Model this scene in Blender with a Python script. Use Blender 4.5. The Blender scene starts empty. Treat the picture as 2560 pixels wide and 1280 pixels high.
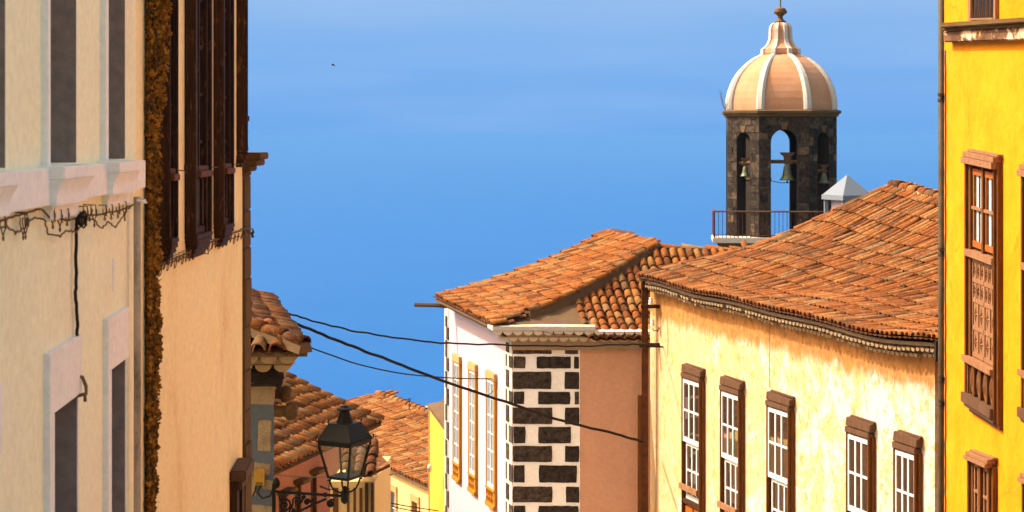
import bpy, bmesh, math, random
from mathutils import Vector, Matrix, Euler
random.seed(7)
R = math.radians
scene = bpy.context.scene
col = scene.collection

# ---------------------------------------------------------------- camera, light, exposure
FOC = 4000.0          # focal length in photograph pixels (2560 wide)
HY = 340.0            # row of the horizon in the photograph
cam_d = bpy.data.cameras.new('camera')
cam_d.sensor_width = 36.0
cam_d.lens = 36.0 * FOC / 2560.0
cam_d.shift_y = -(640.0 - HY) / 2560.0
cam_d.dof.use_dof = True
cam_d.dof.focus_distance = 31.0
cam_d.dof.aperture_fstop = 4.0
cam_d.clip_start = 0.1
cam_d.clip_end = 60000.0
cam = bpy.data.objects.new('camera', cam_d)
cam.rotation_euler = (R(90), 0, 0)
col.objects.link(cam)
scene.camera = cam

EXPO = 1.5
SUN = Vector((-0.66, 0.13, 0.74)).normalized()
EL = math.asin(SUN.z)
AZ = math.atan2(SUN.x, SUN.y)
world = bpy.data.worlds.new("World")
scene.world = world
world.use_nodes = True
wn = world.node_tree
wn.nodes.clear()
w_out = wn.nodes.new('ShaderNodeOutputWorld')
w_bg = wn.nodes.new('ShaderNodeBackground')
w_sky = wn.nodes.new('ShaderNodeTexSky')
w_sky.sky_type = 'NISHITA'
w_sky.sun_disc = False
w_sky.sun_elevation = EL
w_sky.sun_rotation = AZ
w_sky.altitude = 300
w_sky.air_density = 1.0
w_sky.dust_density = 6.0
w_sky.ozone_density = 0.6
# blue sea haze near the horizon, above it the sky, tinted to warm shaded walls
w_tc = wn.nodes.new('ShaderNodeTexCoord')
w_sep = wn.nodes.new('ShaderNodeSeparateXYZ')
w_map = wn.nodes.new('ShaderNodeMapRange')
w_map.interpolation_type = 'SMOOTHSTEP'
w_map.inputs['From Min'].default_value = 0.04
w_map.inputs['From Max'].default_value = 0.50
w_grad = wn.nodes.new('ShaderNodeMapRange')
w_grad.inputs['From Min'].default_value = 0.0
w_grad.inputs['From Max'].default_value = 0.10
w_low = wn.nodes.new('ShaderNodeMix')
w_low.data_type = 'RGBA'
K_ = 1.0 / (0.15 * 2 ** EXPO)
w_low.inputs[6].default_value = (0.165 * K_, 0.41 * K_, 0.86 * K_, 1)
w_low.inputs[7].default_value = (0.27 * K_, 0.50 * K_, 0.87 * K_, 1)
w_tint = wn.nodes.new('ShaderNodeMix')
w_tint.data_type = 'RGBA'
w_bg.inputs[1].default_value = 0.15
wn.links.new(w_tc.outputs['Generated'], w_sep.inputs[0])
wn.links.new(w_sep.outputs['Z'], w_map.inputs['Value'])
wn.links.new(w_sep.outputs['Z'], w_grad.inputs['Value'])
wn.links.new(w_grad.outputs[0], w_low.inputs[0])
wn.links.new(w_map.outputs[0], w_tint.inputs[0])
w_cm = wn.nodes.new('ShaderNodeMapping')
w_cm.inputs['Scale'].default_value = (3, 3, 26)
w_cm.inputs['Rotation'].default_value = (0, R(1.5), 0)
w_cn = wn.nodes.new('ShaderNodeTexNoise')
w_cn.inputs['Scale'].default_value = 1.6
w_cn.inputs['Detail'].default_value = 7
w_cr = wn.nodes.new('ShaderNodeMapRange')
w_cr.inputs['From Min'].default_value = 0.45
w_cr.inputs['From Max'].default_value = 0.75
w_cr.inputs['To Max'].default_value = 0.22
w_cl = wn.nodes.new('ShaderNodeMix')
w_cl.data_type = 'RGBA'
w_cl.inputs[7].default_value = (0.45 * K_, 0.62 * K_, 0.90 * K_, 1)
wn.links.new(w_tc.outputs['Generated'], w_cm.inputs[0])
wn.links.new(w_cm.outputs[0], w_cn.inputs['Vector'])
wn.links.new(w_cn.outputs['Fac'], w_cr.inputs['Value'])
wn.links.new(w_cr.outputs[0], w_cl.inputs[0])
wn.links.new(w_low.outputs[2], w_cl.inputs[6])
wn.links.new(w_cl.outputs[2], w_tint.inputs[6])
w_bal = wn.nodes.new('ShaderNodeMix')
w_bal.data_type = 'RGBA'
w_bal.blend_type = 'MULTIPLY'
w_bal.inputs[0].default_value = 1.0
w_bal.inputs[7].default_value = (1.32, 1.06, 0.74, 1)
wn.links.new(w_sky.outputs[0], w_bal.inputs[6])
wn.links.new(w_bal.outputs[2], w_tint.inputs[7])
wn.links.new(w_tint.outputs[2], w_bg.inputs[0])
wn.links.new(w_bg.outputs[0], w_out.inputs[0])

sun_d = bpy.data.lights.new('sun', 'SUN')
sun_d.energy = 2.5
sun_d.angle = R(0.53)
sun_d.color = (1.0, 0.92, 0.78)
sun_o = bpy.data.objects.new('sun', sun_d)
sun_o.rotation_euler = SUN.to_track_quat('Z', 'Y').to_euler()
sun_o.location = (0, 0, 40)
col.objects.link(sun_o)
vs = scene.view_settings
vs.view_transform = 'Standard'
vs.look = 'None'
vs.exposure = EXPO
vs.gamma = 1.0
vs.use_curve_mapping = False
scene.cycles.max_bounces = 8
scene.cycles.diffuse_bounces = 5

# ---------------------------------------------------------------- materials
def new_mat(name):
    m = bpy.data.materials.new(name)
    m.use_nodes = True
    nt = m.node_tree
    b = nt.nodes['Principled BSDF']
    b.inputs['Specular IOR Level'].default_value = 0.12
    return m, nt, b

def nn(nt, t, **kw):
    n = nt.nodes.new(t)
    for k, v in kw.items():
        setattr(n, k, v)
    return n

def coords(nt, scale=(1, 1, 1)):
    """world-sized coordinates: geometry position, so nothing repeats between copies"""
    g = nn(nt, 'ShaderNodeNewGeometry')
    mp = nn(nt, 'ShaderNodeMapping')
    mp.inputs['Scale'].default_value = scale
    nt.links.new(g.outputs['Position'], mp.inputs['Vector'])
    return mp.outputs['Vector']

def noise(nt, vec, scale, detail=6, rough=0.6, dist=0.0):
    n = nn(nt, 'ShaderNodeTexNoise')
    n.inputs['Scale'].default_value = scale
    n.inputs['Detail'].default_value = detail
    n.inputs['Roughness'].default_value = rough
    n.inputs['Distortion'].default_value = dist
    nt.links.new(vec, n.inputs['Vector'])
    return n.outputs['Fac']

def ramp(nt, fac, lo, hi, a=0.0, b=1.0):
    m = nn(nt, 'ShaderNodeMapRange')
    m.inputs['From Min'].default_value = lo
    m.inputs['From Max'].default_value = hi
    m.inputs['To Min'].default_value = a
    m.inputs['To Max'].default_value = b
    nt.links.new(fac, m.inputs['Value'])
    return m.outputs['Result']

def math_n(nt, op, a, b):
    m = nn(nt, 'ShaderNodeMath', operation=op)
    for i, v in enumerate((a, b)):
        if isinstance(v, (int, float)):
            m.inputs[i].default_value = v
        else:
            nt.links.new(v, m.inputs[i])
    return m.outputs[0]

def mixc(nt, fac, a, b, mode='MIX'):
    m = nn(nt, 'ShaderNodeMix', data_type='RGBA', blend_type=mode)
    if isinstance(fac, (int, float)):
        m.inputs[0].default_value = fac
    else:
        nt.links.new(fac, m.inputs[0])
    for i, v in ((6, a), (7, b)):
        if isinstance(v, tuple):
            m.inputs[i].default_value = (v[0], v[1], v[2], 1)
        else:
            nt.links.new(v, m.inputs[i])
    return m.outputs[2]

def bump(nt, b, height, strength, dist):
    bp = nn(nt, 'ShaderNodeBump')
    bp.inputs['Strength'].default_value = strength
    bp.inputs['Distance'].default_value = dist
    nt.links.new(height, bp.inputs['Height'])
    nt.links.new(bp.outputs[0], b.inputs['Normal'])

def plaster(name, base, dark, light=None, streak=0.5, blotch=0.5, bmp=0.4, fine=0.12, rough=0.9, scale=1.0, low=None, low_z=(0, 1)):
    m, nt, b = new_mat(name)
    v = coords(nt)
    vs_ = coords(nt, (0.8, 0.55, 0.30))
    big = ramp(nt, noise(nt, v, 0.7 * scale, 8, 0.65, 0.4), 0.38, 0.68)
    st = ramp(nt, noise(nt, vs_, 1.6 * scale, 9, 0.72, 0.3), 0.48, 0.74)
    c = mixc(nt, math_n(nt, 'MULTIPLY', st, streak), base, dark)
    if light:
        c = mixc(nt, math_n(nt, 'MULTIPLY', big, blotch), c, light)
    fn = ramp(nt, noise(nt, v, 14 * scale, 6, 0.7), 0.3, 0.7, 1 - fine, 1 + fine * 0.5)
    cc = nn(nt, 'ShaderNodeCombineColor')
    for i in range(3):
        nt.links.new(fn, cc.inputs[i])
    c = mixc(nt, 1.0, c, cc.outputs[0], 'MULTIPLY')
    sp = ramp(nt, noise(nt, v, 30, 3, 0.5), 0.70, 0.78, 0.0, 0.45)
    c = mixc(nt, sp, c, (dark[0] * .5, dark[1] * .5, dark[2] * .5))
    nt.links.new(c, b.inputs['Base Color'])
    b.inputs['Roughness'].default_value = rough
    h = math_n(nt, 'ADD', noise(nt, v, 2.2, 5, 0.6), math_n(nt, 'MULTIPLY', noise(nt, v, 22, 5, 0.6), 0.22))
    bump(nt, b, h, bmp, 0.03)
    return m

def plain(name, c, rough=0.6, metal=0.0, var=0.25, sc=8, bmp=0.2):
    m, nt, b = new_mat(name)
    v = coords(nt)
    f = ramp(nt, noise(nt, v, sc, 6, 0.65), 0.3, 0.7, 1 - var, 1 + var * .6)
    cc = nn(nt, 'ShaderNodeCombineColor')
    for i in range(3):
        nt.links.new(f, cc.inputs[i])
    nt.links.new(mixc(nt, 1.0, c, cc.outputs[0], 'MULTIPLY'), b.inputs['Base Color'])
    b.inputs['Roughness'].default_value = rough
    b.inputs['Metallic'].default_value = metal
    bump(nt, b, noise(nt, v, sc * 4, 4), bmp, 0.01)
    return m

def wood(name, c1, c2, c3=None, amt=0.5):
    m, nt, b = new_mat(name)
    v = coords(nt, (22, 22, 1.6))
    f = ramp(nt, noise(nt, v, 1.4, 7, 0.7, 0.3), 0.35, 0.68)
    c = mixc(nt, f, c1, c2)
    if c3:
        f2 = ramp(nt, noise(nt, coords(nt, (9, 9, 2.0)), 2.2, 7, 0.75), 0.56, 0.64, 0, amt)
        c = mixc(nt, f2, c, c3)
    nt.links.new(c, b.inputs['Base Color'])
    b.inputs['Roughness'].default_value = 0.62
    bump(nt, b, noise(nt, v, 2.5, 6), 0.5, 0.008)
    return m

TB = (0.39, 0.36, 0.235)
def tile_mat(name, sat=1.0, dirt=0.5, shift=(1, 1, 1)):
    m, nt, b = new_mat(name)
    oi = nn(nt, 'ShaderNodeObjectInfo')
    gi = nn(nt, 'ShaderNodeNewGeometry')
    rnd = math_n(nt, 'FRACT', math_n(nt, 'ADD', oi.outputs['Random'], math_n(nt, 'MULTIPLY', gi.outputs['Random Per Island'], 7.31)), 0)
    cr = nn(nt, 'ShaderNodeValToRGB')
    e = cr.color_ramp.elements
    stops = [(0.0, (0.17, 0.066, 0.032)), (0.12, (0.38, 0.13, 0.048)), (0.42, (0.58, 0.20, 0.065)),
             (0.62, (0.50, 0.18, 0.075)), (0.76, (0.68, 0.28, 0.10)), (0.88, (0.66, 0.36, 0.19)), (0.95, (0.52, 0.32, 0.21)), (1.0, (0.26, 0.15, 0.10))]
    while len(e) < len(stops):
        e.new(0.5)
    for el, (p, c) in zip(e, stops):
        el.position = p
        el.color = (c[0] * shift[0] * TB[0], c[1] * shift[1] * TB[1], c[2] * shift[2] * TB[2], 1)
    nt.links.new(rnd, cr.inputs[0])
    v = coords(nt)
    c = cr.outputs[0]
    lich = ramp(nt, noise(nt, v, 2.1, 8, 0.75, 0.6), 0.46, 0.66, 0, min(1, dirt * 1.5))
    c = mixc(nt, lich, c, (0.045, 0.022, 0.012))
    sp = ramp(nt, noise(nt, v, 16, 6, 0.7, 0.3), 0.50, 0.66, 0, 0.75)
    c = mixc(nt, sp, c, (0.05, 0.020, 0.010))
    pale = ramp(nt, noise(nt, v, 6.0, 6, 0.7), 0.54, 0.68, 0, 0.6)
    c = mixc(nt, pale, c, (0.30, 0.17, 0.095))
    nt.links.new(c, b.inputs['Base Color'])
    b.inputs['Roughness'].default_value = 0.85
    bump(nt, b, noise(nt, v, 40, 5), 0.5, 0.01)
    return m

def stone_mat(name, stops, sc=9, bmp=0.7):
    m, nt, b = new_mat(name)
    oi = nn(nt, 'ShaderNodeObjectInfo')
    cr = nn(nt, 'ShaderNodeValToRGB')
    e = cr.color_ramp.elements
    while len(e) < len(stops):
        e.new(0.5)
    for el, (p, c) in zip(e, stops):
        el.position = p
        el.color = (*c, 1)
    cr.color_ramp.interpolation = 'LINEAR'
    nt.links.new(oi.outputs['Random'], cr.inputs[0])
    v = coords(nt)
    f = ramp(nt, noise(nt, v, sc, 8, 0.8, 0.3), 0.38, 0.66, 0.35, 2.1)
    cc = nn(nt, 'ShaderNodeCombineColor')
    for i in range(3):
        nt.links.new(f, cc.inputs[i])
    c = mixc(nt, 1.0, cr.outputs[0], cc.outputs[0], 'MULTIPLY')
    nt.links.new(c, b.inputs['Base Color'])
    b.inputs['Roughness'].default_value = 0.9
    bump(nt, b, noise(nt, v, sc * 2.5, 6, 0.7), bmp, 0.03)
    return m

def glass_mat(name, base, rough=0.06, spec=0.5):
    m, nt, b = new_mat(name)
    v = coords(nt)
    oi = nn(nt, 'ShaderNodeObjectInfo')
    f = ramp(nt, oi.outputs['Random'], 0, 1, 0.75, 1.2)
    cc = nn(nt, 'ShaderNodeCombineColor')
    for i in range(3):
        nt.links.new(f, cc.inputs[i])
    nt.links.new(mixc(nt, 1.0, base, cc.outputs[0], 'MULTIPLY'), b.inputs['Base Color'])
    b.inputs['Roughness'].default_value = rough
    b.inputs['IOR'].default_value = 1.55
    b.inputs['Specular IOR Level'].default_value = 0.5
    bump(nt, b, noise(nt, v, 2.5, 2), 0.05, 0.02)
    return m

M = {}
M['cream'] = plaster('cream_plaster', (0.87, 0.90, 0.67), (0.66, 0.57, 0.36), (0.84, 0.90, 0.64), 0.30, 0.6, 0.3)
M['trim'] = plaster('pale_trim', (0.83, 0.86, 0.84), (0.62, 0.54, 0.46), (0.83, 0.87, 0.86), 0.30, 0.4, 0.2)
M['shutter_in'] = plain('grey_reveal', (0.26, 0.22, 0.20), 0.8)
M['peach'] = plaster('peach_plaster', (0.91, 0.80, 0.45), (0.70, 0.45, 0.15), (0.90, 0.84, 0.55), 0.7, 0.5, 0.3)
M['bstone'] = plaster('brown_stone', (0.105, 0.060, 0.022), (0.04, 0.02, 0.008), (0.17, 0.10, 0.04), 0.7, 0.6, 0.9)
M['dwood'] = wood('dark_wood', (0.020, 0.009, 0.005), (0.060, 0.025, 0.011), (0.24, 0.12, 0.05), 0.45)
M['dglass'] = glass_mat('dark_glass', (0.02, 0.015, 0.012), 0.12)
M['vine'] = plain('dry_leaf', (0.33, 0.148, 0.022), 0.9, 0, 0.75, 9, 0)
M['vine_core'] = plain('vine_stem', (0.10, 0.055, 0.02), 0.95, 0, 0.6, 20, 1)
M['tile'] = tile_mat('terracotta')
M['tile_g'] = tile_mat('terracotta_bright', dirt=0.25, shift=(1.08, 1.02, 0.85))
M['tile_shaded'] = tile_mat('terracotta_shaded', dirt=0.6, shift=(0.45, 0.42, 0.42))  # terracotta with the roof's shade put into its colour
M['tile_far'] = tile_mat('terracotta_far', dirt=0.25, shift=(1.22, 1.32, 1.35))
M['pan'] = plain('tile_pan', (0.09, 0.034, 0.018), 0.9, 0, 0.5, 6)
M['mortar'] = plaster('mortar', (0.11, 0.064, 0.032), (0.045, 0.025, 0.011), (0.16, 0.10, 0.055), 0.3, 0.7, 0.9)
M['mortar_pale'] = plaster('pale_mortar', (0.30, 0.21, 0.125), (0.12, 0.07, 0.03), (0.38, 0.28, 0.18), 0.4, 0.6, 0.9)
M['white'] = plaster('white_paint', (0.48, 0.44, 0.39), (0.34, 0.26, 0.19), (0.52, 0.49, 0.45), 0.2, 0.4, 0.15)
M['eave_white'] = plaster('eave_white', (0.58, 0.49, 0.37), (0.38, 0.26, 0.15), (0.64, 0.56, 0.46), 0.3, 0.4, 0.3)
M['pink'] = plaster('pink_plaster', (0.46, 0.385, 0.46), (0.42, 0.32, 0.36), (0.50, 0.43, 0.50), 0.2, 0.4, 0.15)
M['salmon'] = plaster('salmon_plaster', (0.60, 0.325, 0.20), (0.48, 0.23, 0.13), (0.64, 0.37, 0.235), 0.25, 0.5, 0.25)
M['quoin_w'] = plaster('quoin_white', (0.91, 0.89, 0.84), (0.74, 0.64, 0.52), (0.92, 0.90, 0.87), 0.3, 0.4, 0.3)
M['lava'] = stone_mat('lava_block', [(0, (0.026, 0.020, 0.016)), (0.5, (0.042, 0.032, 0.025)), (1, (0.07, 0.050, 0.036))])
M['ochre'] = wood('ochre_paint', (0.42, 0.19, 0.02), (0.34, 0.13, 0.010))
M['ochre_st'] = plaster('ochre_stone', (0.42, 0.26, 0.11), (0.32, 0.16, 0.05), None, 0.4)
M['brownwood'] = wood('brown_wood', (0.080, 0.029, 0.008), (0.15, 0.056, 0.013), (0.18, 0.09, 0.04), 0.5)
M['capwood'] = wood('weathered_cap', (0.075, 0.036, 0.020), (0.12, 0.066, 0.038), (0.04, 0.014, 0.007), 0.5)
M['wood_pale'] = wood('pale_wood', (0.20, 0.088, 0.038), (0.28, 0.15, 0.08), (0.10, 0.034, 0.012), 0.5)
M['orangewood'] = wood('orange_wood', (0.34, 0.10, 0.014), (0.24, 0.06, 0.008))
M['cornice_h'] = plaster('old_cornice', (0.25, 0.17, 0.10), (0.10, 0.06, 0.03), (0.34, 0.25, 0.16), 0.5, 0.6, 0.8)
M['sashwhite'] = plain('sash_white', (0.52, 0.53, 0.53), 0.5, 0, 0.06)
M['glass_h'] = glass_mat('window_glass', (0.045, 0.026, 0.018), 0.03)
M['glass_h'].node_tree.nodes['Principled BSDF'].inputs['IOR'].default_value = 2.3
M['curtain'] = glass_mat('curtained_glass', (0.20, 0.27, 0.33), 0.1)
M['drape'] = glass_mat('blind_glass', (0.46, 0.50, 0.52), 0.2)
M['black'] = plain('black_iron', (0.0045, 0.0038, 0.0032), 0.55, 0.0, 0.4, 12)
M['black'].node_tree.nodes['Principled BSDF'].inputs['Specular IOR Level'].default_value = 0.22
M['cable'] = plain('black_cable', (0.025, 0.018, 0.014), 0.7, 0, 0.3)
M['wirebrown'] = plain('brown_cable', (0.16, 0.10, 0.06), 0.8, 0, 0.4)
M['steel'] = plain('rusty_steel', (0.10, 0.033, 0.009), 0.7, 0.0, 0.6, 5)
M['bronze'] = plain('green_bronze', (0.12, 0.13, 0.08), 0.5, 0.4, 0.4)
M['insul'] = plain('porcelain', (0.75, 0.72, 0.66), 0.3)
M['boxyellow'] = plain('box_yellow', (0.50, 0.27, 0.04), 0.6)
M['greyblue'] = plaster('grey_blue_paint', (0.105, 0.125, 0.17), (0.07, 0.08, 0.10), (0.14, 0.165, 0.22), 0.3, 0.5, 0.4)
M['cstone'] = plaster('lichened_stone', (0.36, 0.27, 0.18), (0.07, 0.05, 0.035), (0.42, 0.33, 0.23), 0.8, 0.3, 0.8, 0.4, scale=3)
M['towerstone'] = stone_mat('tower_stone', [(0, (0.020, 0.016, 0.014)), (0.6, (0.040, 0.030, 0.023)), (0.88, (0.06, 0.044, 0.031)), (0.96, (0.10, 0.065, 0.042)), (1, (0.15, 0.085, 0.052))], 5)
M['towerwall'] = plaster('tower_mortar', (0.035, 0.027, 0.021), (0.018, 0.013, 0.01), (0.055, 0.042, 0.032), 0.5, 0.5, 0.9)
M['towercorn'] = plaster('tower_cornice', (0.11, 0.068, 0.033), (0.05, 0.03, 0.015), (0.15, 0.1, 0.05), 0.6, 0.5, 0.9)
M['dome'] = plaster('dome_peach', (0.46, 0.225, 0.115), (0.30, 0.125, 0.05), (0.50, 0.30, 0.20), 0.35, 0.6, 0.3, scale=1.3)
M['finial'] = plain('finial_brown', (0.13, 0.075, 0.035), 0.8)
M['pinkwall'] = plaster('rose_plaster', (0.40, 0.17, 0.11), (0.28, 0.10, 0.06), (0.44, 0.20, 0.13), 0.4, 0.4, 0.4)
M['creamlit'] = plaster('pale_yellow_plaster', (0.66, 0.46, 0.18), (0.5, 0.3, 0.1), (0.68, 0.5, 0.24), 0.3, 0.4)
M['brightyellow'] = plaster('bright_yellow_plaster', (0.66, 0.35, 0.04), (0.5, 0.22, 0.02), (0.68, 0.40, 0.07), 0.3, 0.4)
M['ground'] = plaster('cobbled_ground', (0.36, 0.30, 0.24), (0.24, 0.2, 0.16), (0.42, 0.36, 0.29), 0.3, 0.5, 0.8)
M['veg'] = plaster('hillside_green', (0.06, 0.08, 0.03), (0.04, 0.05, 0.02), (0.14, 0.11, 0.06), 0.3, 0.6, 0.8, scale=0.1)
M['pipe'] = plain('pipe_grey', (0.075, 0.058, 0.036), 0.6, 0.0, 0.45, 3)
M['pipedirt'] = plaster('dirty_pipe', (0.46, 0.38, 0.28), (0.05, 0.035, 0.02), (0.5, 0.42, 0.3), 0.9, 0.2, 0.5, scale=3)

def yellow_mat():
    m, nt, b = new_mat('golden_yellow_plaster')
    v = coords(nt)
    vz = coords(nt, (1.1, 0.9, 0.55))
    c = mixc(nt, ramp(nt, noise(nt, vz, 2.0, 8, 0.75, 0.4), 0.38, 0.62, 0, 1.0), (0.66, 0.256, 0.006), (0.62, 0.198, 0.001))
    c = mixc(nt, ramp(nt, noise(nt, v, 3.5, 8, 0.75, 0.8), 0.58, 0.72, 0, 0.55), c, (0.68, 0.30, 0.018))
    c = mixc(nt, ramp(nt, noise(nt, vz, 5.0, 8, 0.8, 1.2), 0.63, 0.70, 0, 0.35), c, (0.46, 0.115, 0.001))
    # hairline cracks
    w = nn(nt, 'ShaderNodeTexVoronoi', feature='DISTANCE_TO_EDGE')
    w.inputs['Scale'].default_value = 0.75
    dn = nn(nt, 'ShaderNodeTexNoise')
    dn.inputs['Scale'].default_value = 2.5
    dn.inputs['Detail'].default_value = 8
    vv = coords(nt, (1, 1, 0.6))
    nt.links.new(vv, dn.inputs['Vector'])
    mx = nn(nt, 'ShaderNodeVectorMath', operation='ADD')
    sc = nn(nt, 'ShaderNodeVectorMath', operation='SCALE')
    sc.inputs['Scale'].default_value = 0.7
    nt.links.new(dn.outputs['Color'], sc.inputs[0])
    nt.links.new(vv, mx.inputs[0])
    nt.links.new(sc.outputs[0], mx.inputs[1])
    nt.links.new(mx.outputs[0], w.inputs['Vector'])
    cr = ramp(nt, w.outputs['Distance'], 0.0, 0.010, 0.5, 0)
    gate = ramp(nt, noise(nt, v, 0.9, 2), 0.48, 0.58)
    c = mixc(nt, math_n(nt, 'MULTIPLY', cr, gate), c, (0.30, 0.08, 0.001))
    nt.links.new(c, b.inputs['Base Color'])
    b.inputs['Roughness'].default_value = 0.85
    h = math_n(nt, 'ADD', noise(nt, v, 1.8, 6, 0.6), math_n(nt, 'MULTIPLY', noise(nt, v, 18, 5), 0.18))
    bump(nt, b, h, 0.55, 0.05)
    return m
M['yellow'] = yellow_mat()

def peeling_mat():
    m, nt, b = new_mat('peeling_cream_plaster')
    v = coords(nt)
    vz = coords(nt, (2.4, 2.4, 1.7))
    base = mixc(nt, ramp(nt, noise(nt, vz, 1.6, 8, 0.7, 0.3), 0.35, 0.68), (0.53, 0.395, 0.25), (0.51, 0.325, 0.14))
    n1 = noise(nt, coords(nt, (1.7, 1.7, 1.3)), 0.9, 10, 0.80, 0.7)
    # more bare render near the roof end of the wall
    g = nn(nt, 'ShaderNodeNewGeometry')
    sx = nn(nt, 'ShaderNodeSeparateXYZ')
    nt.links.new(g.outputs['Position'], sx.inputs[0])
    near = ramp(nt, sx.outputs['Y'], 36.0, 25.0, -0.07, 0.10)
    pe = ramp(nt, math_n(nt, 'ADD', n1, near), 0.51, 0.57)
    c = mixc(nt, pe, base, (0.55, 0.485, 0.44))
    n2 = noise(nt, vz, 3.0, 8, 0.75, 0.5)
    c = mixc(nt, ramp(nt, n2, 0.53, 0.61, 0, 0.8), c, (0.50, 0.265, 0.06))
    # ochre stain with the eave's cast shadow painted in, ragged lower edge
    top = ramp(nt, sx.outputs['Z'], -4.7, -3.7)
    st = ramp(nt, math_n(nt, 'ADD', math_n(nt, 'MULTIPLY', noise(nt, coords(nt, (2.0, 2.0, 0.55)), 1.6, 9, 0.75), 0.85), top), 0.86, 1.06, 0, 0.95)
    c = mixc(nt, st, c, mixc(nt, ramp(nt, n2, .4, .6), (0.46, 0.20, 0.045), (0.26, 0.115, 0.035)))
    dk = ramp(nt, noise(nt, coords(nt, (3.0, 3.0, 0.8)), 2.6, 9, 0.8, 1.0), 0.615, 0.655, 0, 0.8)
    c = mixc(nt, dk, c, (0.22, 0.15, 0.09))
    nt.links.new(c, b.inputs['Base Color'])
    b.inputs['Roughness'].default_value = 0.9
    h = math_n(nt, 'ADD', math_n(nt, 'MULTIPLY', pe, -0.10), math_n(nt, 'ADD', noise(nt, v, 2.0, 7, 0.65), math_n(nt, 'MULTIPLY', noise(nt, v, 20, 5), 0.2)))
    bump(nt, b, h, 0.5, 0.05)
    return m
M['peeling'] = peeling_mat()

def ledge_mat():
    m, nt, b = new_mat('peeling_ledge')
    v = coords(nt, (1, 1, 1))
    c = mixc(nt, ramp(nt, noise(nt, v, 3.0, 9, 0.75, 0.5), 0.4, 0.6), (0.16, 0.08, 0.04), (0.09, 0.042, 0.022))
    c = mixc(nt, ramp(nt, noise(nt, v, 2.0, 9, 0.7, 0.6), 0.53, 0.60), c, (0.72, 0.55, 0.36))
    c = mixc(nt, ramp(nt, noise(nt, v, 4.2, 9, 0.7, 0.4), 0.58, 0.64), c, (0.78, 0.42, 0.10))
    nt.links.new(c, b.inputs['Base Color'])
    b.inputs['Roughness'].default_value = 0.9
    bump(nt, b, noise(nt, v, 9, 8, 0.7), 0.7, 0.03)
    return m
M['ledge'] = ledge_mat()

# ---------------------------------------------------------------- geometry helpers
class MB:
    def __init__(s):
        s.v = []
        s.f = []
    def add(s, vs_, fs):
        n = len(s.v)
        s.v += [Vector(p) for p in vs_]
        s.f += [tuple(i + n for i in f) for f in fs]
        return s
    def hexa(s, p):       # p: 4 back, 4 front, same winding
        return s.add(p, [(3, 2, 1, 0), (4, 5, 6, 7), (0, 1, 5, 4), (1, 2, 6, 5), (2, 3, 7, 6), (3, 0, 4, 7)])
    def box(s, c, sz, rot=None):
        c = Vector(c)
        hx, hy, hz = sz[0] / 2, sz[1] / 2, sz[2] / 2
        pts = [Vector(q) for q in ((-hx, -hy, -hz), (hx, -hy, -hz), (hx, -hy, hz), (-hx, -hy, hz), (-hx, hy, -hz), (hx, hy, -hz), (hx, hy, hz), (-hx, hy, hz))]
        if rot is not None:
            pts = [rot @ q for q in pts]
        return s.hexa([q + c for q in pts])
    def tube(s, pts, r, n=6, caps=True):
        pts = [Vector(p) for p in pts]
        rs = r if isinstance(r, (list, tuple)) else [r] * len(pts)
        base = len(s.v)
        up = Vector((0, 0, 1))
        prev = None
        for i, p in enumerate(pts):
            t = (pts[min(i + 1, len(pts) - 1)] - pts[max(i - 1, 0)]).normalized()
            if prev is None:
                a = t.cross(up)
                if a.length < 0.05:
                    a = t.cross(Vector((1, 0, 0)))
            else:
                a = prev - t * prev.dot(t)
            a.normalize()
            prev = a
            b = t.cross(a)
            for k in range(n):
                th = 2 * math.pi * k / n
                s.v.append(p + (a * math.cos(th) + b * math.sin(th)) * rs[i])
        for i in range(len(pts) - 1):
            for k in range(n):
                k2 = (k + 1) % n
                s.f.append((base + i * n + k, base + i * n + k2, base + (i + 1) * n + k2, base + (i + 1) * n + k))
        if caps:
            s.f.append(tuple(base + k for k in range(n))[::-1])
            s.f.append(tuple(base + (len(pts) - 1) * n + k for k in range(n)))
        return s
    def rings(s, rings, close=True, cap=True):
        base = len(s.v)
        n = len(rings[0])
        for r in rings:
            s.v += [Vector(p) for p in r]
        for i in range(len(rings) - 1):
            for k in range(n if close else n - 1):
                k2 = (k + 1) % n
                s.f.append((base + i * n + k, base + i * n + k2, base + (i + 1) * n + k2, base + (i + 1) * n + k))
        if cap:
            s.f.append(tuple(base + k for k in range(n))[::-1])
            s.f.append(tuple(base + (len(rings) - 1) * n + k for k in range(n)))
        return s
    def lathe(s, prof, c, n=16):
        c = Vector(c)
        return s.rings([[c + Vector((r * math.cos(2 * math.pi * k / n), r * math.sin(2 * math.pi * k / n), z)) for k in range(n)] for r, z in prof])
    def prism(s, plan, z0, z1):
        return s.rings([[Vector((p[0], p[1], z0)) for p in plan], [Vector((p[0], p[1], z1)) for p in plan]])

ORIG = {}
def finish(name, mb, mat, origin, smooth=False, bevel=0):
    me = bpy.data.meshes.new(name)
    me.from_pydata([tuple(v - origin) for v in mb.v], [], mb.f)
    bm = bmesh.new()
    bm.from_mesh(me)
    if len(bm.faces) < 60000:
        bmesh.ops.recalc_face_normals(bm, faces=bm.faces)
    if bevel:
        es = [e for e in bm.edges if len(e.link_faces) == 2 and e.calc_face_angle(0) > 0.6]
        bmesh.ops.bevel(bm, geom=es, offset=bevel, segments=2, affect='EDGES', clamp_overlap=True)
    bm.to_mesh(me)
    bm.free()
    if smooth:
        for p in me.polygons:
            p.use_smooth = True
    me.materials.append(mat)
    return me

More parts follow.
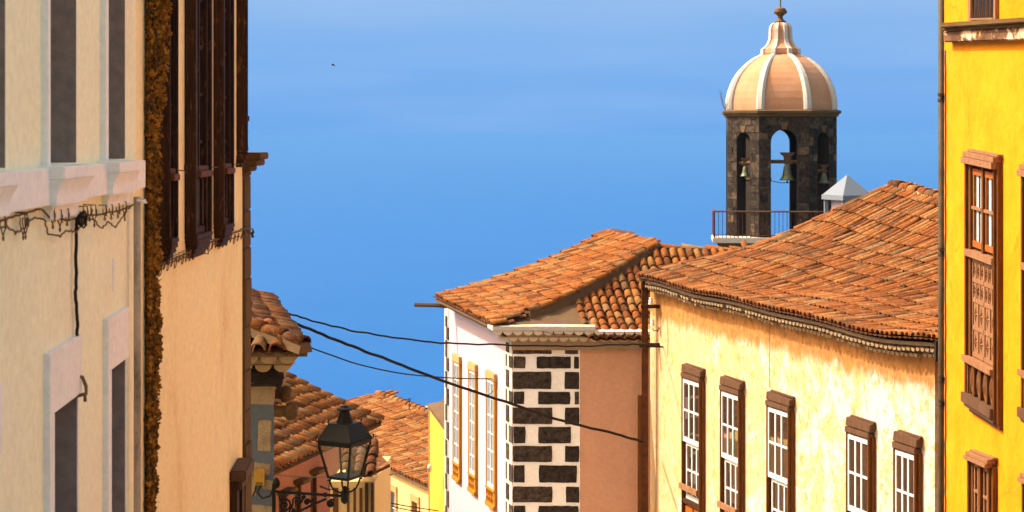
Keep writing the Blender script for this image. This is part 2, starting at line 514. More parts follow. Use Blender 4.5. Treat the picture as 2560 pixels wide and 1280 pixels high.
def obj(name, mb, mat, parent=None, smooth=False, bevel=0):
    if parent is not None:
        origin = ORIG[parent.name]
    else:
        xs = [v.x for v in mb.v]; ys = [v.y for v in mb.v]; zs = [v.z for v in mb.v]
        origin = Vector(((min(xs) + max(xs)) / 2, (min(ys) + max(ys)) / 2, min(zs)))
    me = finish(name, mb, mat, origin, smooth, bevel)
    o = bpy.data.objects.new(name, me)
    col.objects.link(o)
    if parent is not None:
        o.parent = parent
    else:
        o.location = origin
    ORIG[o.name] = origin
    return o

def tag(o, label=None, cat=None, group=None, kind=None):
    if label: o['label'] = label
    if cat: o['category'] = cat
    if group: o['group'] = group
    if kind: o['kind'] = kind
    return o

def thing(name, label, cat, loc, group=None):
    o = bpy.data.objects.new(name, None)
    o.empty_display_size = 0.2
    col.objects.link(o)
    o.location = loc
    ORIG[o.name] = Vector(loc)
    return tag(o, label, cat, group)

def ray(px, py=HY):
    return Vector(((px - 1280) / FOC, 1.0, -(py - HY) / FOC))

def at(px, py, Y):
    return ray(px, py) * Y

class Fac:
    """a vertical wall: u runs to the picture's right along it, z up, o outward"""
    def __init__(s, px, Y, u):
        s.O = Vector(((px - 1280) / FOC * Y, Y))
        s.u = Vector(u).normalized()
        s.n = Vector((s.u.y, -s.u.x))
    @classmethod
    def left(c, px, Y, V):
        return c(px, Y, ((V - 1280) / FOC, 1))
    @classmethod
    def right(c, px, Y, V):
        return c(px, Y, (-(V - 1280) / FOC, -1))
    def uz(s, px, py=HY, o=0.0):
        r = ray(px, py)
        r2 = Vector((r.x, r.y))
        O = s.O + s.n * o
        t = O.dot(s.n) / r2.dot(s.n)
        return ((r2 * t - O).dot(s.u), r.z * t)
    def U(s, px, o=0.0):
        return s.uz(px, HY, o)[0]
    def Z(s, px, py, o=0.0):
        return s.uz(px, py, o)[1]
    def P(s, u, z, o=0.0):
        q = s.O + s.u * u + s.n * o
        return Vector((q.x, q.y, z))
    def slab(s, mb, quad, o0, o1):
        return mb.hexa([s.P(u, z, o0) for u, z in quad] + [s.P(u, z, o1) for u, z in quad])
    def box(s, mb, u0, u1, z0, z1, o0, o1):
        return s.slab(mb, [(u0, z0), (u1, z0), (u1, z1), (u0, z1)], o0, o1)
    def poly(s, mb, pts, o0, o1):
        mb.rings([[s.P(u, z, o0) for u, z in pts], [s.P(u, z, o1) for u, z in pts]])
        return mb
    def wall(s, mb, u0, u1, z0, z1, holes, th, zt=None):
        us = sorted({u0, u1, *[h[0] for h in holes], *[h[1] for h in holes]})
        zs = sorted({z0, z1, *[h[2] for h in holes], *[h[3] for h in holes]})
        us = [u for u in us if u0 <= u <= u1]
        zs = [z for z in zs if z0 <= z <= z1]
        for i in range(len(us) - 1):
            for j in range(len(zs) - 1):
                um, zm = (us[i] + us[i + 1]) / 2, (zs[j] + zs[j + 1]) / 2
                if any(h[0] < um < h[1] and h[2] < zm < h[3] for h in holes):
                    continue
                s.box(mb, us[i], us[i + 1], zs[j], zs[j + 1], -th, 0)
        return mb

# ---------------------------------------------------------------- roof tiles
def scallop_mesh(name, mat, wide, length, n=8, k=0.85):
    """solid half-round tile end bulging downwards, running back along +y"""
    v, f = [], []
    for y in (0, length):
        for i in range(n + 1):
            a = math.pi + math.pi * i / n
            v.append((wide / 2 * math.cos(a), y, wide / 2 * k * math.sin(a)))
    q = n + 1
    for i in range(n):
        f.append((i, q + i, q + i + 1, i + 1))
    f.append(tuple(range(q))[::-1])
    f.append((0, n, q + n, q))
    me = bpy.data.meshes.new(name)
    me.from_pydata(v, [], f)
    me.materials.append(mat)
    return me

def tile_mesh(name, mat, wide, length, n=6, taper=0.80, rise=1.0):
    """one half-round clay tile, wide end at y=0, running up the slope along +y"""
    v, f = [], []
    r0, r1 = wide / 2, wide / 2 * taper
    th = wide * 0.10
    for (y, r) in ((0, r0), (length, r1)):
        for k in range(n + 1):
            a = math.pi * k / n
            v.append((-r * math.cos(a), y, r * math.sin(a) * rise))
    for k in range(n + 1):
        a = math.pi * k / n
        v.append((-(r0 - th) * math.cos(a), 0.0, (r0 - th) * math.sin(a) * rise))
    for k in range(n + 1):
        a = math.pi * k / n
        v.append((-(r1 - th) * math.cos(a), length, (r1 - th) * math.sin(a) * rise))
    q = n + 1
    for k in range(n):
        f.append((k, k + 1, q + k + 1, q + k))
        f.append((2 * q + k, 2 * q + k + 1, k + 1, k))
        f.append((2 * q + k + 1, 2 * q + k, 3 * q + k, 3 * q + k + 1))
    me = bpy.data.meshes.new(name)
    me.from_pydata(v, [], f)
    me.materials.append(mat)
    for p in me.polygons:
        p.use_smooth = (p.index % 3 == 0)
    return me, v, f

def tile_roof(parent, surf, inside, s0, s1, pitch, expo, vmax, mat, name='roof', limit=300, under=None, lift=0.02, wide=None, jit=1.0, seed=1):
    """surf(s, v) -> world point; inside(s, v) -> bool. Returns the roof part (channel tiles) with its cover tiles."""
    rnd = random.Random(seed)
    wide = wide or pitch * 0.86
    # channels under the cover tiles
    mb = MB()
    ns = int((s1 - s0) / pitch * 4)
    nv = max(4, int(vmax / (expo * 0.5)))
    idx = {}
    for i in range(ns + 1):
        for j in range(nv + 1):
            s = s0 + (s1 - s0) * i / ns
            v = vmax * j / nv
            if any(inside(s + ds, v + dv) for ds, dv in ((0, 0), (.2, 0), (-.2, 0), (0, .2), (0, -.2))):
                ph = (s - s0) / pitch
                sag = -0.5 * pitch * 0.35 * (1 - math.cos(2 * math.pi * ph)) / 2
                p = surf(s, v) + Vector((0, 0, sag + 0.01))
                idx[(i, j)] = len(mb.v)
                mb.v.append(p)
    for i in range(ns):
        for j in range(nv):
            ks = [(i, j), (i + 1, j), (i + 1, j + 1), (i, j + 1)]
            if all(k in idx for k in ks):
                mb.f.append(tuple(idx[k] for k in ks))
    roof = obj(name, mb, under or M['pan'], parent, smooth=True)
    L = expo * 1.22
    me, tv, tf = tile_mesh('tile', mat, wide, L)
    items = []
    ncol = int(round((s1 - s0) / pitch))
    for i in range(ncol + 1):
        s = s0 + i * pitch
        off = rnd.uniform(-0.04, 0.04) * expo * (jit * 2 if jit < 1.25 or jit > 1.4 else .7)
        v = off
        while v < vmax + expo * 0.2:
            if inside(s, max(v, 0)) and inside(s, min(v + expo * 0.6, vmax)):
                a = surf(s, v)
                b_ = surf(s, v + L)
                c = surf(s + 0.05, v) - surf(s - 0.05, v)
                y = (b_ - a).normalized()
                z = c.cross(y).normalized()
                if z.z < 0:
                    z = -z
                x = y.cross(z).normalized()
                rot = Matrix((x, y, z)).transposed()
                rot = rot @ Euler((-0.045 + rnd.gauss(0, 0.012 * jit), rnd.gauss(0, 0.05 * jit), rnd.gauss(0, 0.03 * jit))).to_matrix()
                p = a + z * (lift + rnd.uniform(0, 0.012) * jit) + x * rnd.gauss(0, 0.006 * jit)
                mt = Matrix.Translation(p) @ rot.to_4x4() @ Matrix.Diagonal((rnd.uniform(0.94, 1.06), rnd.uniform(0.96, 1.03), rnd.uniform(0.9, 1.08), 1))
                items.append((p.length, mt))
            v += expo
    def key(it):
        p = it[1].translation
        x = 1280 + FOC * p.x / p.y
        y = HY - FOC * p.z / p.y
        vis = -50 < x < 2400 and -20 < y < 1300
        return (0 if vis else 1, it[0])
    items.sort(key=key)
    org = ORIG[parent.name]
    for _, mt in items[:limit]:
        o = bpy.data.objects.new('tile', me)
        col.objects.link(o)
        o.parent = roof
        o.matrix_local = Matrix.Translation(-org) @ mt
    if len(items) > limit:
        vs_, fs = [], []
        for _, mt in items[limit:]:
            n = len(vs_)
            m2 = Matrix.Translation(-org) @ mt
            vs_ += [tuple(m2 @ Vector(q)) for q in tv]
            fs += [tuple(i + n for i in f) for f in tf]
        me2 = bpy.data.meshes.new('roof_tiles')
        me2.from_pydata(vs_, [], fs)
        me2.materials.append(mat)
        o = bpy.data.objects.new('roof_tiles', me2)
        o.parent = roof
        o['kind'] = 'stuff'
        col.objects.link(o)
        for k, p in enumerate(me2.polygons):
            p.use_smooth = (k % 3 == 0)
    return roof

def cap_tiles(parent, pts, wide, step, mat, mortar=None, name='ridge_tile', seed=3, under=0.0, rise=0.9, up=True):
    """a line of bigger tiles laid end to end along a polyline of world points, bedded on mortar"""
    rnd = random.Random(seed)
    me, tv, tf = tile_mesh(name, mat, wide, step * 1.25, 8, 0.82, rise)
    pts = [Vector(p) for p in pts]
    if mortar:
        mb = MB()
        rr = []
        for i, p in enumerate(pts):
            t = (pts[min(i + 1, len(pts) - 1)] - pts[max(i - 1, 0)]).normalized()
            x = t.cross(Vector((0, 0, 1))).normalized()
            rr.append([p - x * wide * .62 + Vector((0, 0, -under - .12)), p - x * wide * .40 + Vector((0, 0, .03)), p + x * wide * .40 + Vector((0, 0, .03)), p + x * wide * .62 + Vector((0, 0, -under - .12))])
        mb.rings(rr)
        obj('mortar_bed', mb, mortar, parent)
    # walk the polyline
    org = ORIG[parent.name]
    d = 0.0
    seg = [(pts[i + 1] - pts[i]).length for i in range(len(pts) - 1)]
    tot = sum(seg)
    def walk(x):
        for i, l in enumerate(seg):
            if x <= l or i == len(seg) - 1:
                return pts[i].lerp(pts[i + 1], x / l)
            x -= l
    while d < tot - step * .35:
        a, b_ = walk(d), walk(min(d + step, tot))
        y = (b_ - a)
        if y.length < 1e-4:
            break
        y.normalize()
        z = Vector((0, 0, 1))
        x = y.cross(z).normalized()
        z = x.cross(y).normalized()
        rot = Matrix((x, y, z)).transposed() @ Euler((-0.05 + rnd.gauss(0, .015), rnd.gauss(0, .04), rnd.gauss(0, .03))).to_matrix()
        o = bpy.data.objects.new(name, me)
        col.objects.link(o)
        o.parent = parent
        o.matrix_local = Matrix.Translation(-org) @ Matrix.Translation(a + Vector((0, 0, 0.02))) @ rot.to_4x4()
        d += step
# ---------------------------------------------------------------- setting: street, hillside, sea
def ground_z(y):
    pts = [(-60, 15.0), (-30, 6.5), (-5, -0.4), (0, -1.6), (12, -4.7), (24, -7.9), (45, -12.9), (90, -25), (200, -56), (600, -190), (1000, -300), (1400, -330)]
    for (a, za), (b, zb) in zip(pts, pts[1:]):
        if y <= b:
            return za + (zb - za) * (y - a) / (b - a)
    return pts[-1][1]

mb = MB()
ys = [-60, -30, -5, 0, 12, 24, 45, 90, 200, 400, 600, 800, 1000, 1400]
for y in ys:
    w = 60 + max(y, 0) * 3
    mb.v += [Vector((-w, y, ground_z(y))), Vector((w, y, ground_z(y)))]
for i in range(len(ys) - 1):
    mb.f.append((2 * i, 2 * i + 1, 2 * i + 3, 2 * i + 2))
tag(obj('hillside', mb, M['veg']), kind='structure')
mb = MB()
ys = [-60, -30, -5, 0, 12, 24, 45, 90]
for i, y in enumerate(ys):
    mb.v += [Vector((-3.2 - max(0, y - 30) * .2, y, ground_z(y) + .05)), Vector((7.6 - max(0, y - 10) * .2, y, ground_z(y) + .05))]
for i in range(len(ys) - 1):
    mb.f.append((2 * i, 2 * i + 1, 2 * i + 3, 2 * i + 2))
tag(obj('street', mb, M['ground']), kind='structure')

def sea_mat():
    m, nt, b = new_mat('sea_water')
    v = coords(nt, (0.002, 0.004, 1))
    c = mixc(nt, ramp(nt, noise(nt, v, 1.0, 5, 0.6), 0.3, 0.7), SEA_A, SEA_B)
    nt.links.new(c, b.inputs['Base Color'])
    b.inputs['Roughness'].default_value = 0.55
    b.inputs['IOR'].default_value = 1.33
    bump(nt, b, noise(nt, coords(nt, (0.06, 0.12, 1)), 1.0, 6, 0.7), 0.6, 1.5)
    return m
SEA_A, SEA_B = (0.005, 0.074, 0.26), (0.007, 0.083, 0.28)
mb = MB()
for y in (-6000, 900, 3000, 45000):
    for x in (-30000, 0, 30000):
        mb.v.append(Vector((x, y, -310)))
for j in range(3):
    for i in range(2):
        a = j * 3 + i
        mb.f.append((a, a + 1, a + 4, a + 3))
tag(obj('sea', mb, sea_mat()), kind='structure')

# the blue sea air: one closed box of thin even haze round everything
mb = MB()
mb.box((0, 18000, (9.5 - 312) / 2), (62000, 56000, 321.5))
hz = obj('haze', mb, M['white'], None)
hm = bpy.data.materials.new('sea_haze')
hm.use_nodes = True
hn = hm.node_tree
hn.nodes.clear()
ho = hn.nodes.new('ShaderNodeOutputMaterial')
hv = hn.nodes.new('ShaderNodeVolumePrincipled')
hv.inputs['Color'].default_value = (0.104, 0.300, 0.71, 1)
hv.inputs['Density'].default_value = 9e-5
hn.links.new(hv.outputs[0], ho.inputs['Volume'])
hz.data.materials.clear()
hz.data.materials.append(hm)
tag(hz, kind='stuff')

# ---------------------------------------------------------------- left house with pale plaster
A = Fac.left(110, 11, 1050)
house_a = thing('plaster_house', 'pale cream house at the far left with projecting grey-sided window surrounds and stone ledge', 'house', A.P(0, ground_z(11), 0))
a0, a1 = -27.0, A.U(352)
LZT = A.Z(123, 421.6, .1)
LZB = A.Z(123, 514, .1)
pz = A.Z(126, 883, .045)
po = A.Z(141, 1030, .045)
low = []
for (l, r) in ((125, 205), (271, 323)):
    low.append((A.U(l, .045), A.U(r, .045)))
pitch = low[1][0] - low[0][0]
low.append((A.U(5, .045) - (low[0][1] - low[0][0]), A.U(5, .045)))
upp = [(A.U(103, 0), A.U(127, .047), A.U(190, 0)), (A.U(250, 0), A.U(272, .047), A.U(312, 0))]
upp.append((upp[0][0] - pitch, upp[0][1] - pitch, upp[0][2] - pitch))
holes = []
for (l, r) in low:
    holes.append((l + 0.155, r - 0.02, -9.0, po))
for (l, m_, r) in upp:
    holes.append((m_, r, LZT + .02, 2.6))
mb = MB()
A.wall(mb, a0, a1, -9.5, 5.0, holes, 0.40)
obj('wall', mb, M['cream'], house_a)
mb = MB()
q = [A.P(a0, 0, -.405), A.P(a1, 0, -.405), A.P(a1, 0, -7), A.P(a0, 0, -7)]
mb.prism([(p.x, p.y) for p in q], -9.5, 5.0)
obj('house_body', mb, M['shutter_in'], house_a)
mb = MB()
A.box(mb, a0, a1 + .05, 5.0, 5.3, -7, .35)
obj('parapet', mb, M['trim'], house_a)
for i, (l, r) in enumerate(low):
    mb = MB()
    A.slab(mb, [(l, -9.4), (l + .15, -9.4), (l + .15, po), (l, po)], -.02, .045)
    A.slab(mb, [(l, po), (r, po), (r, pz), (l, pz)], -.02, .045)
    A.slab(mb, [(r - .022, -9.4), (r, -9.4), (r, po), (r - .022, po)], -.02, .02)
    w = obj('window_surround', mb, M['trim'], house_a, bevel=.004)
    mb = MB()
    A.box(mb, l + .15, r - .02, -9.4, po, -.34, -.30)
    obj('shutter', mb, M['shutter_in'], w)
    mb = MB()
    A.slab(mb, [(l + .154, -9.4), (l + .16, -9.4), (l + .16, po - .002), (l + .154, po - .002)], -.30, .0)
    A.slab(mb, [(r - .028, -9.4), (r - .0225, -9.4), (r - .0225, po - .002), (r - .028, po - .002)], -.30, .012)
    obj('reveal', mb, M['shutter_in'], w)
for (l, m_, r) in upp:
    mb = MB()
    A.box(mb, l, m_, LZT, 2.75, -.02, .047)
    w = obj('window_surround', mb, M['trim'], house_a, bevel=.004)
    mb = MB()
    A.box(mb, m_, r, LZT, 2.75, -.34, -.30)
    obj('shutter', mb, M['shutter_in'], w)
    mb = MB()
    A.box(mb, r - .008, r - .0015, LZT + .02, 2.6, -.30, .002)
    obj('reveal', mb, M['shutter_in'], w)
mb = MB()
A.box(mb, a0, A.U(364, .1), LZB, LZT, -.02, .10)
band = obj('ledge', mb, M['trim'], house_a, bevel=.006)
sl0 = A.U(124, .10)
def sill(u0, u1, ub):
    """projecting window sill: slab on a cove that dies into a block"""
    zt_, zb_ = LZT + .012, A.Z(160, 449, .2)
    mb = MB()
    A.box(mb, u0, u1, zb_, zt_, 0.02, .20)
    o = obj('sill', mb, M['trim'], house_a, bevel=.005)
    mb = MB()
    rings = []
    for k in range(9):
        t = k / 8
        zz = zb_ - .001 - (1 - math.cos(t * math.pi / 2)) * .13 if False else zb_ - .001 - t * .12
        e = 1 - math.sin(t * math.pi / 2)
        rings.append([A.P(u0 + .02 * (1 - e), zz, .05), A.P(ub + (u1 - ub) * e, zz, .05), A.P(ub + (u1 - ub) * e, zz, .145 + .05 * e), A.P(u0 + .02 * (1 - e), zz, .145 + .05 * e)])
    zz = LZB - .004
    rings.append([A.P(u0 + .02, zz, .05), A.P(ub, zz, .05), A.P(ub, zz, .145), A.P(u0 + .02, zz, .145)])
    mb.rings(rings)
    obj('cove', mb, M['trim'], o)
su = A.U(240, .2), A.U(219, .145)
sill(sl0, su[0], su[1])
sill(A.U(267, .10), A.U(352, .2), A.U(341, .145))
dd = A.U(124, .1) - (A.U(49, .2))
sill(A.U(49, .2) - (su[0] - sl0), A.U(49, .2), A.U(26, .145))
for (pl, pr, pb) in ((127, 197, 553), (270, 327, 520)):
    mb = MB()
    A.box(mb, A.U(pl, .05), A.U(pr, .05), A.Z(pl, pb, .05), LZB - .002, -.02, .05)
    A.box(mb, A.U(pl, .05) - .01, A.U(pr, .05) + .01, LZB - .05, LZB - .004, -.02, .062)
    obj('apron', mb, M['trim'], house_a, bevel=.004)
# white drain pipe with dirt, ends below the ledge
mb = MB()
px_ = A.U(343, .08)
mb.tube([A.P(px_, A.Z(343, 492, .08), .08), A.P(px_ + .01, -2.2, .08), A.P(px_, -4.0, .08), A.P(px_ + .01, -9, .08)], .032, 10)
obj('downpipe', mb, M['pipedirt'], house_a, smooth=True)
mb = MB()
pts = [A.P(px_ - .13, A.Z(330, 503, .1), .10), A.P(px_ - .05, A.Z(330, 507, .1), .13), A.P(px_ + .05, A.Z(343, 503, .1), .14), A.P(px_ + .10, A.Z(343, 500, .1), .10), A.P(px_ + .04, A.Z(343, 508, .1), .15), A.P(px_ - .08, A.Z(343, 506, .1), .14)]
mb.tube(pts, .012, 6)
tag(obj('cable_loop', mb, M['insul']), 'pale cable looped round the top of the dirty drain pipe', 'cable')
# small marks on the plaster: narrow slot
mb = MB()
A.box(mb, A.U(281), A.U(284.5), A.Z(282, 728), A.Z(282, 645), 0, .006)
obj('patch', mb, M['trim'], house_a)

def wavy_cable(name, fac, pts, off, r, mat, n=6, seed=1, jit=.01):
    rr = random.Random(seed)
    P3 = []
    for i in range(len(pts) - 1):
        (xa, ya), (xb, yb) = pts[i], pts[i + 1]
        for k in range(6):
            t = k / 6
            ua, za = fac.uz(xa, ya, off)
            ub, zb = fac.uz(xb, yb, off)
            P3.append(fac.P(ua + (ub - ua) * t + rr.uniform(-jit, jit) * .3, za + (zb - za) * t - .0 + rr.uniform(-jit, jit), off + rr.uniform(-jit, jit)))
    ua, za = fac.uz(*pts[-1], off)
    P3.append(fac.P(ua, za, off))
    mb = MB()
    mb.tube(P3, r, n)
    return mb

# festoon of old wires below the ledge of the pale house
festoon = thing('wire_festoon', 'tangle of old looped wires strung under the ledge of the pale house', 'wires', A.P(A.U(10), A.Z(10, 560), .08))
main = [(-20, 575), (15, 566), (40, 583), (60, 570), (85, 545), (110, 545), (118, 585), (150, 590), (165, 575), (190, 580), (205, 560), (230, 545), (252, 572), (272, 555), (290, 568), (305, 545), (318, 522), (340, 510)]
obj('wire', wavy_cable('w', A, main, .05, .0065, M['wirebrown'], 5, 3, .008), M['wirebrown'], festoon, smooth=True)
main2 = [(-20, 560), (30, 542), (80, 528), (104, 522), (128, 548), (170, 550), (205, 540), (250, 536), (300, 526), (330, 515), (350, 502)]
obj('wire', wavy_cable('w', A, main2, .04, .007, M['wirebrown'], 5, 4, .006), M['mortar'], festoon, smooth=True)
rr = random.Random(5)
for i, x in enumerate((8, 58, 64, 132, 150, 168, 205, 215, 224, 236, 262, 278, 295, 312)):
    y0 = 552 - (x - 0) * .105
    mb = MB()
    u, z = A.uz(x, y0 - 4 + rr.uniform(-3, 3), .05)
    s = .05 + rr.uniform(-.01, .02)
    pts = []
    for k in range(9):
        a = k / 8 * 5.2 + .6
        pts.append(A.P(u + s * .8 * math.sin(a), z - s + s * 1.1 * math.cos(a), .05 + .012 * math.sin(a * 2)))
    mb.tube(pts, .0045, 5)
    mb.tube([A.P(u, z + .03, 0), A.P(u, z + .03, .06), A.P(u, z - .05, .062), A.P(u + .03, z - .06, .062)], .005, 4)
    obj('wire_loop', mb, M['wirebrown'], festoon, smooth=True)
mb = wavy_cable('k', A, [(192, 545), (190, 580), (190, 700), (189, 740), (193, 790), (193, 840)], .03, .013, M['cable'], 7, 9, .004)
u, z = A.uz(206, 545, .07)
for k in range(3):
    pts = [A.P(u + .09 * math.cos(a), z - .01 + (.04 + .012 * k) * math.sin(a), .05 + .015 * k) for a in [j * .5 for j in range(14)]]
    mb.tube(pts, .007, 6)
tag(obj('wall_cable', mb, M['cable'], smooth=True), 'thick black cable hanging straight down the pale wall to the window head', 'cable')
mb = MB()
u, z = A.uz(204, 985, .06)
mb.tube([A.P(u - .04, z - .01, .03), A.P(u + .02, z, .09), A.P(u + .06, z + .05, .08), A.P(u + .03, z + .12, .06), A.P(u + .02, z + .14, 0)], .014, 6)
mb.tube([A.P(u + .02, z, .08), A.P(u + .03, z - .06, .08)], .012, 6)
tag(obj('shutter_hook', mb, M['wirebrown'], smooth=True), 'bent iron hook beside the head of the lower left window', 'hook')

# ---------------------------------------------------------------- peach house
B = Fac.left(380, 15.2, 1300)
house_b = thing('peach_house', 'peach plastered house with tall dark wooden windows and brown stone corner', 'house', B.P(0, ground_z(17), 0))
b0, b1 = B.U(372), B.U(606)
bc = B.U(628, .03)
mb = MB()
holes = []
B.wall(mb, b0 - .6, b1, -10, 4.0, holes, .4)
obj('wall', mb, M['peach'], house_b)
mb = MB()
q = [B.P(b0 - .6, 0, -.401), B.P(bc - .02, 0, -.401), B.P(bc - .02, 0, -7), B.P(b0 - .6, 0, -7)]
mb.prism([(p.x, p.y) for p in q], -10, 4.0)
obj('house_body', mb, M['peach'], house_b)
# corner stones
zc = B.Z(620, 440, .03)
zz = zc
rr = random.Random(4)
while zz > -9.5:
    h = rr.uniform(.38, .62)
    mb = MB()
    j = rr.uniform(-.006, .012)
    B.box(mb, b1 + .002, bc, zz - h + .006, zz, -.40, .03 + j)
    o = obj('corner_stone', mb, M['bstone'], house_b, bevel=.012)
    zz -= h
mb = MB()
for (e, z0_, z1_) in ((.03, 0.0, .06), (.09, .06, .13), (.18, .13, .21), (.22, .21, .30)):
    B.box(mb, b1 - .02, bc + e, zc + z0_, zc + z1_, -.3, e)
obj('corner_capital', mb, M['bstone'], house_b, bevel=.012)
mb = MB()
B.box(mb, b1 - .02, B.U(610, .0), zc + .30, 4.0, -.4, .0)
obj('corner_board', mb, M['bstone'], house_b)
mb = MB()
B.box(mb, b0 - .6, bc + .3, 4.0, 4.15, -7, .6)
obj('eave', mb, M['dwood'], house_b)

def wood_window_b(px_l, px_r, z_sill, z_bot, z_top, o=.12):
    u0, u1 = B.U(px_l, 0), B.U(px_r, o)
    fw = .20 * (u1 - u0)
    mb = MB()
    B.box(mb, u0, u0 + fw * .55, z_bot, z_top, .0, o)
    B.box(mb, u0 + fw * .55, u0 + fw, z_bot, z_top, .0, o - .03)
    B.box(mb, u1 - fw, u1 - fw * .5, z_bot, z_top, .0, o - .02)
    B.box(mb, u1 - fw * .5, u1, z_bot, z_top, .0, o + .015)
    B.box(mb, u0 - .015, u1 + .02, z_top, z_top + .15, .0, o + .05)
    # corbelled foot
    for k in range(5):
        t = k / 5
        B.box(mb, u0 + .12 * t, u1 - .12 * t, z_bot - .05 * (k + 1), z_bot - .05 * k - (.001 if k else 0), 0, (o + .02) * math.cos(t * 1.3))
    w = obj('window_frame', mb, M['dwood'], house_b, bevel=.006)
    mb = MB()
    B.box(mb, u0 + fw, u1 - fw, z_sill, z_top, .0, .03)
    obj('pane', mb, M['dglass'], w)
    mb = MB()
    n = 7
    for k in range(n):
        zz = z_sill + (z_top - z_sill) * (k + .6) / n
        B.box(mb, u0 + fw, u1 - fw, zz - .018, zz + .018, .031, .06)
    um = (u0 + u1) / 2
    B.box(mb, um - .025, um + .025, z_sill, z_top, .031, .075)
    obj('glazing_bars', mb, M['dwood'], w, bevel=.004)
    mb = MB()
    B.box(mb, u0 + fw * .5, u1 - fw * .3, z_sill - .07, z_sill, .02, o + .035)
    B.box(mb, u0 + fw * .8, u1 - fw * .8, z_sill, z_sill + .05, .02, o + .0)
    obj('sill', mb, M['brownwood'], w, bevel=.008)
    mb = MB()
    for k in range(4):
        ua = u0 + fw + (u1 - u0 - 2 * fw) * (k + .1) / 4
        ub = u0 + fw + (u1 - u0 - 2 * fw) * (k + .9) / 4
        B.box(mb, ua, ub, z_bot + .08, z_sill - .09, .0, .055 + .02 * (k % 2))
    B.box(mb, u0 + fw, u1 - fw, z_bot, z_bot + .07, .0, .085)
    obj('lower_panel', mb, M['dwood'], w, bevel=.006)
zs_ = B.Z(500, 427, .12)
for (l, r, pb) in ((394, 443, 598), (461, 528, 585), (533, 583, 563)):
    wood_window_b(l, r, zs_, B.Z((l + r) / 2, pb, .1), 3.2)
wood_window_b(591, 617, .25, B.Z(605, 392, .1) + .12, 3.2)
# lower window with weathered head, only its top in the picture
u0, u1 = B.U(574, 0), B.U(604, .05)
zt = B.Z(590, 1205, .08)
mb = MB()
B.box(mb, u0, u0 + .16, -9.4, zt, 0, .09)
B.box(mb, u0 + .16, u0 + .26, -9.4, zt, 0, .05)
B.box(mb, u1 - .2, u1 - .02, -9.4, zt, 0, .09)
w = obj('window_frame', mb, M['dwood'], house_b, bevel=.01)
mb = MB()
B.poly(mb, [(u0 - .03, zt), (u1 + .03, zt), (u1 + .06, zt + .12), (u1 - .02, zt + .19), (u0 - .02, zt + .13)], 0, .20)
B.box(mb, u0 + .05, u1 - .03, zt - .12, zt, 0, .14)
obj('window_head', mb, M['capwood'], w, bevel=.02)
mb = MB()
B.box(mb, u0 + .26, u1 - .2, -9.4, zt, 0, .02)
obj('pane', mb, M['dglass'], w)
# iron hooks on the wall
for (hx, hy) in ((449, 424), (533, 416), (589, 409)):
    mb = MB()
    u, z = B.uz(hx, hy, .1)
    mb.tube([B.P(u - .28, z + .0, .13), B.P(u, z - .01, .14), B.P(u + .04, z - .01, .14), B.P(u + .04, z + .045, .14)], .006, 5)
    tag(obj('iron_hook', mb, M['black']), {449: 'thin iron hook between the nearest two dark windows', 533: 'thin iron hook right of the middle dark window', 589: 'thin iron hook next to the brown stone corner'}[hx], 'hook', 'hooks on the peach wall')
# string of looped wire under the windows
fest2 = thing('wire_festoon', 'fine wire strung in small loops across the peach wall below the dark windows', 'wires', B.P(B.U(400), B.Z(400, 660), .05))
line = [(396, 662), (430, 648), (470, 632), (510, 612), (545, 597), (580, 582), (610, 572), (632, 572)]
obj('wire', wavy_cable('w', B, line, .05, .010, M['wirebrown'], 6, 8, .006), M['wirebrown'], fest2, smooth=True)
line = [(396, 682), (402, 664), (436, 654), (470, 642), (505, 632), (520, 634), (532, 612), (560, 604), (590, 592), (612, 590), (625, 577)]
obj('wire', wavy_cable('w', B, line, .04, .006, M['wirebrown'], 5, 11, .007), M['wirebrown'], fest2, smooth=True)
rr = random.Random(15)
for i in range(24):
    x = 402 + i * 9.2
    y0 = 662 - (x - 402) * .385 - 2 * math.sin((x - 402) / 210 * 3.1) * 3
    u, z = B.uz(x, y0, .05)
    s = .033 + rr.uniform(-.005, .014)
    pts = [B.P(u + s * math.sin(a), z - s + s * 1.3 * math.cos(a), .05 + .01 * math.cos(a)) for a in [k * .7 for k in range(9)]]
    mb = MB()
    mb.tube(pts, .0045, 4)
    mb.tube([B.P(u, z + .02, 0), B.P(u, z + .02, .055), B.P(u, z - .04, .055)], .0045, 4)
    obj('wire_loop', mb, M['wirebrown'], fest2)
mb = MB()
u, z = B.uz(636, 580, 0)
mb.tube([B.P(bc, z + .02, .0), B.P(bc + .1, z, .02), B.P(bc + .14, z - .05, .02)], .012, 6)
mb.tube([B.P(bc + .13 + .045 * math.cos(a), z + .0 + .045 * math.sin(a), .03) for a in [k * .7 for k in range(9)]], .012, 6)
tag(obj('wire_ring', mb, M['black'], smooth=True), 'dark iron ring with wires on the stone corner of the peach house', 'iron ring')
mb = MB()
u, z = B.uz(633, 754, 0)
mb.tube([B.P(bc + .03 + .035 * math.cos(a), z + .035 * math.sin(a), .03) for a in [k * .7 for k in range(9)]], .010, 6)
mb.tube([B.P(bc - .02, z - .08, .0), B.P(bc + .0, z, .03)], .01, 5)
tag(obj('wire_ring', mb, M['black'], smooth=True), 'small black iron ring low on the stone corner beside the tiled roof', 'iron ring')

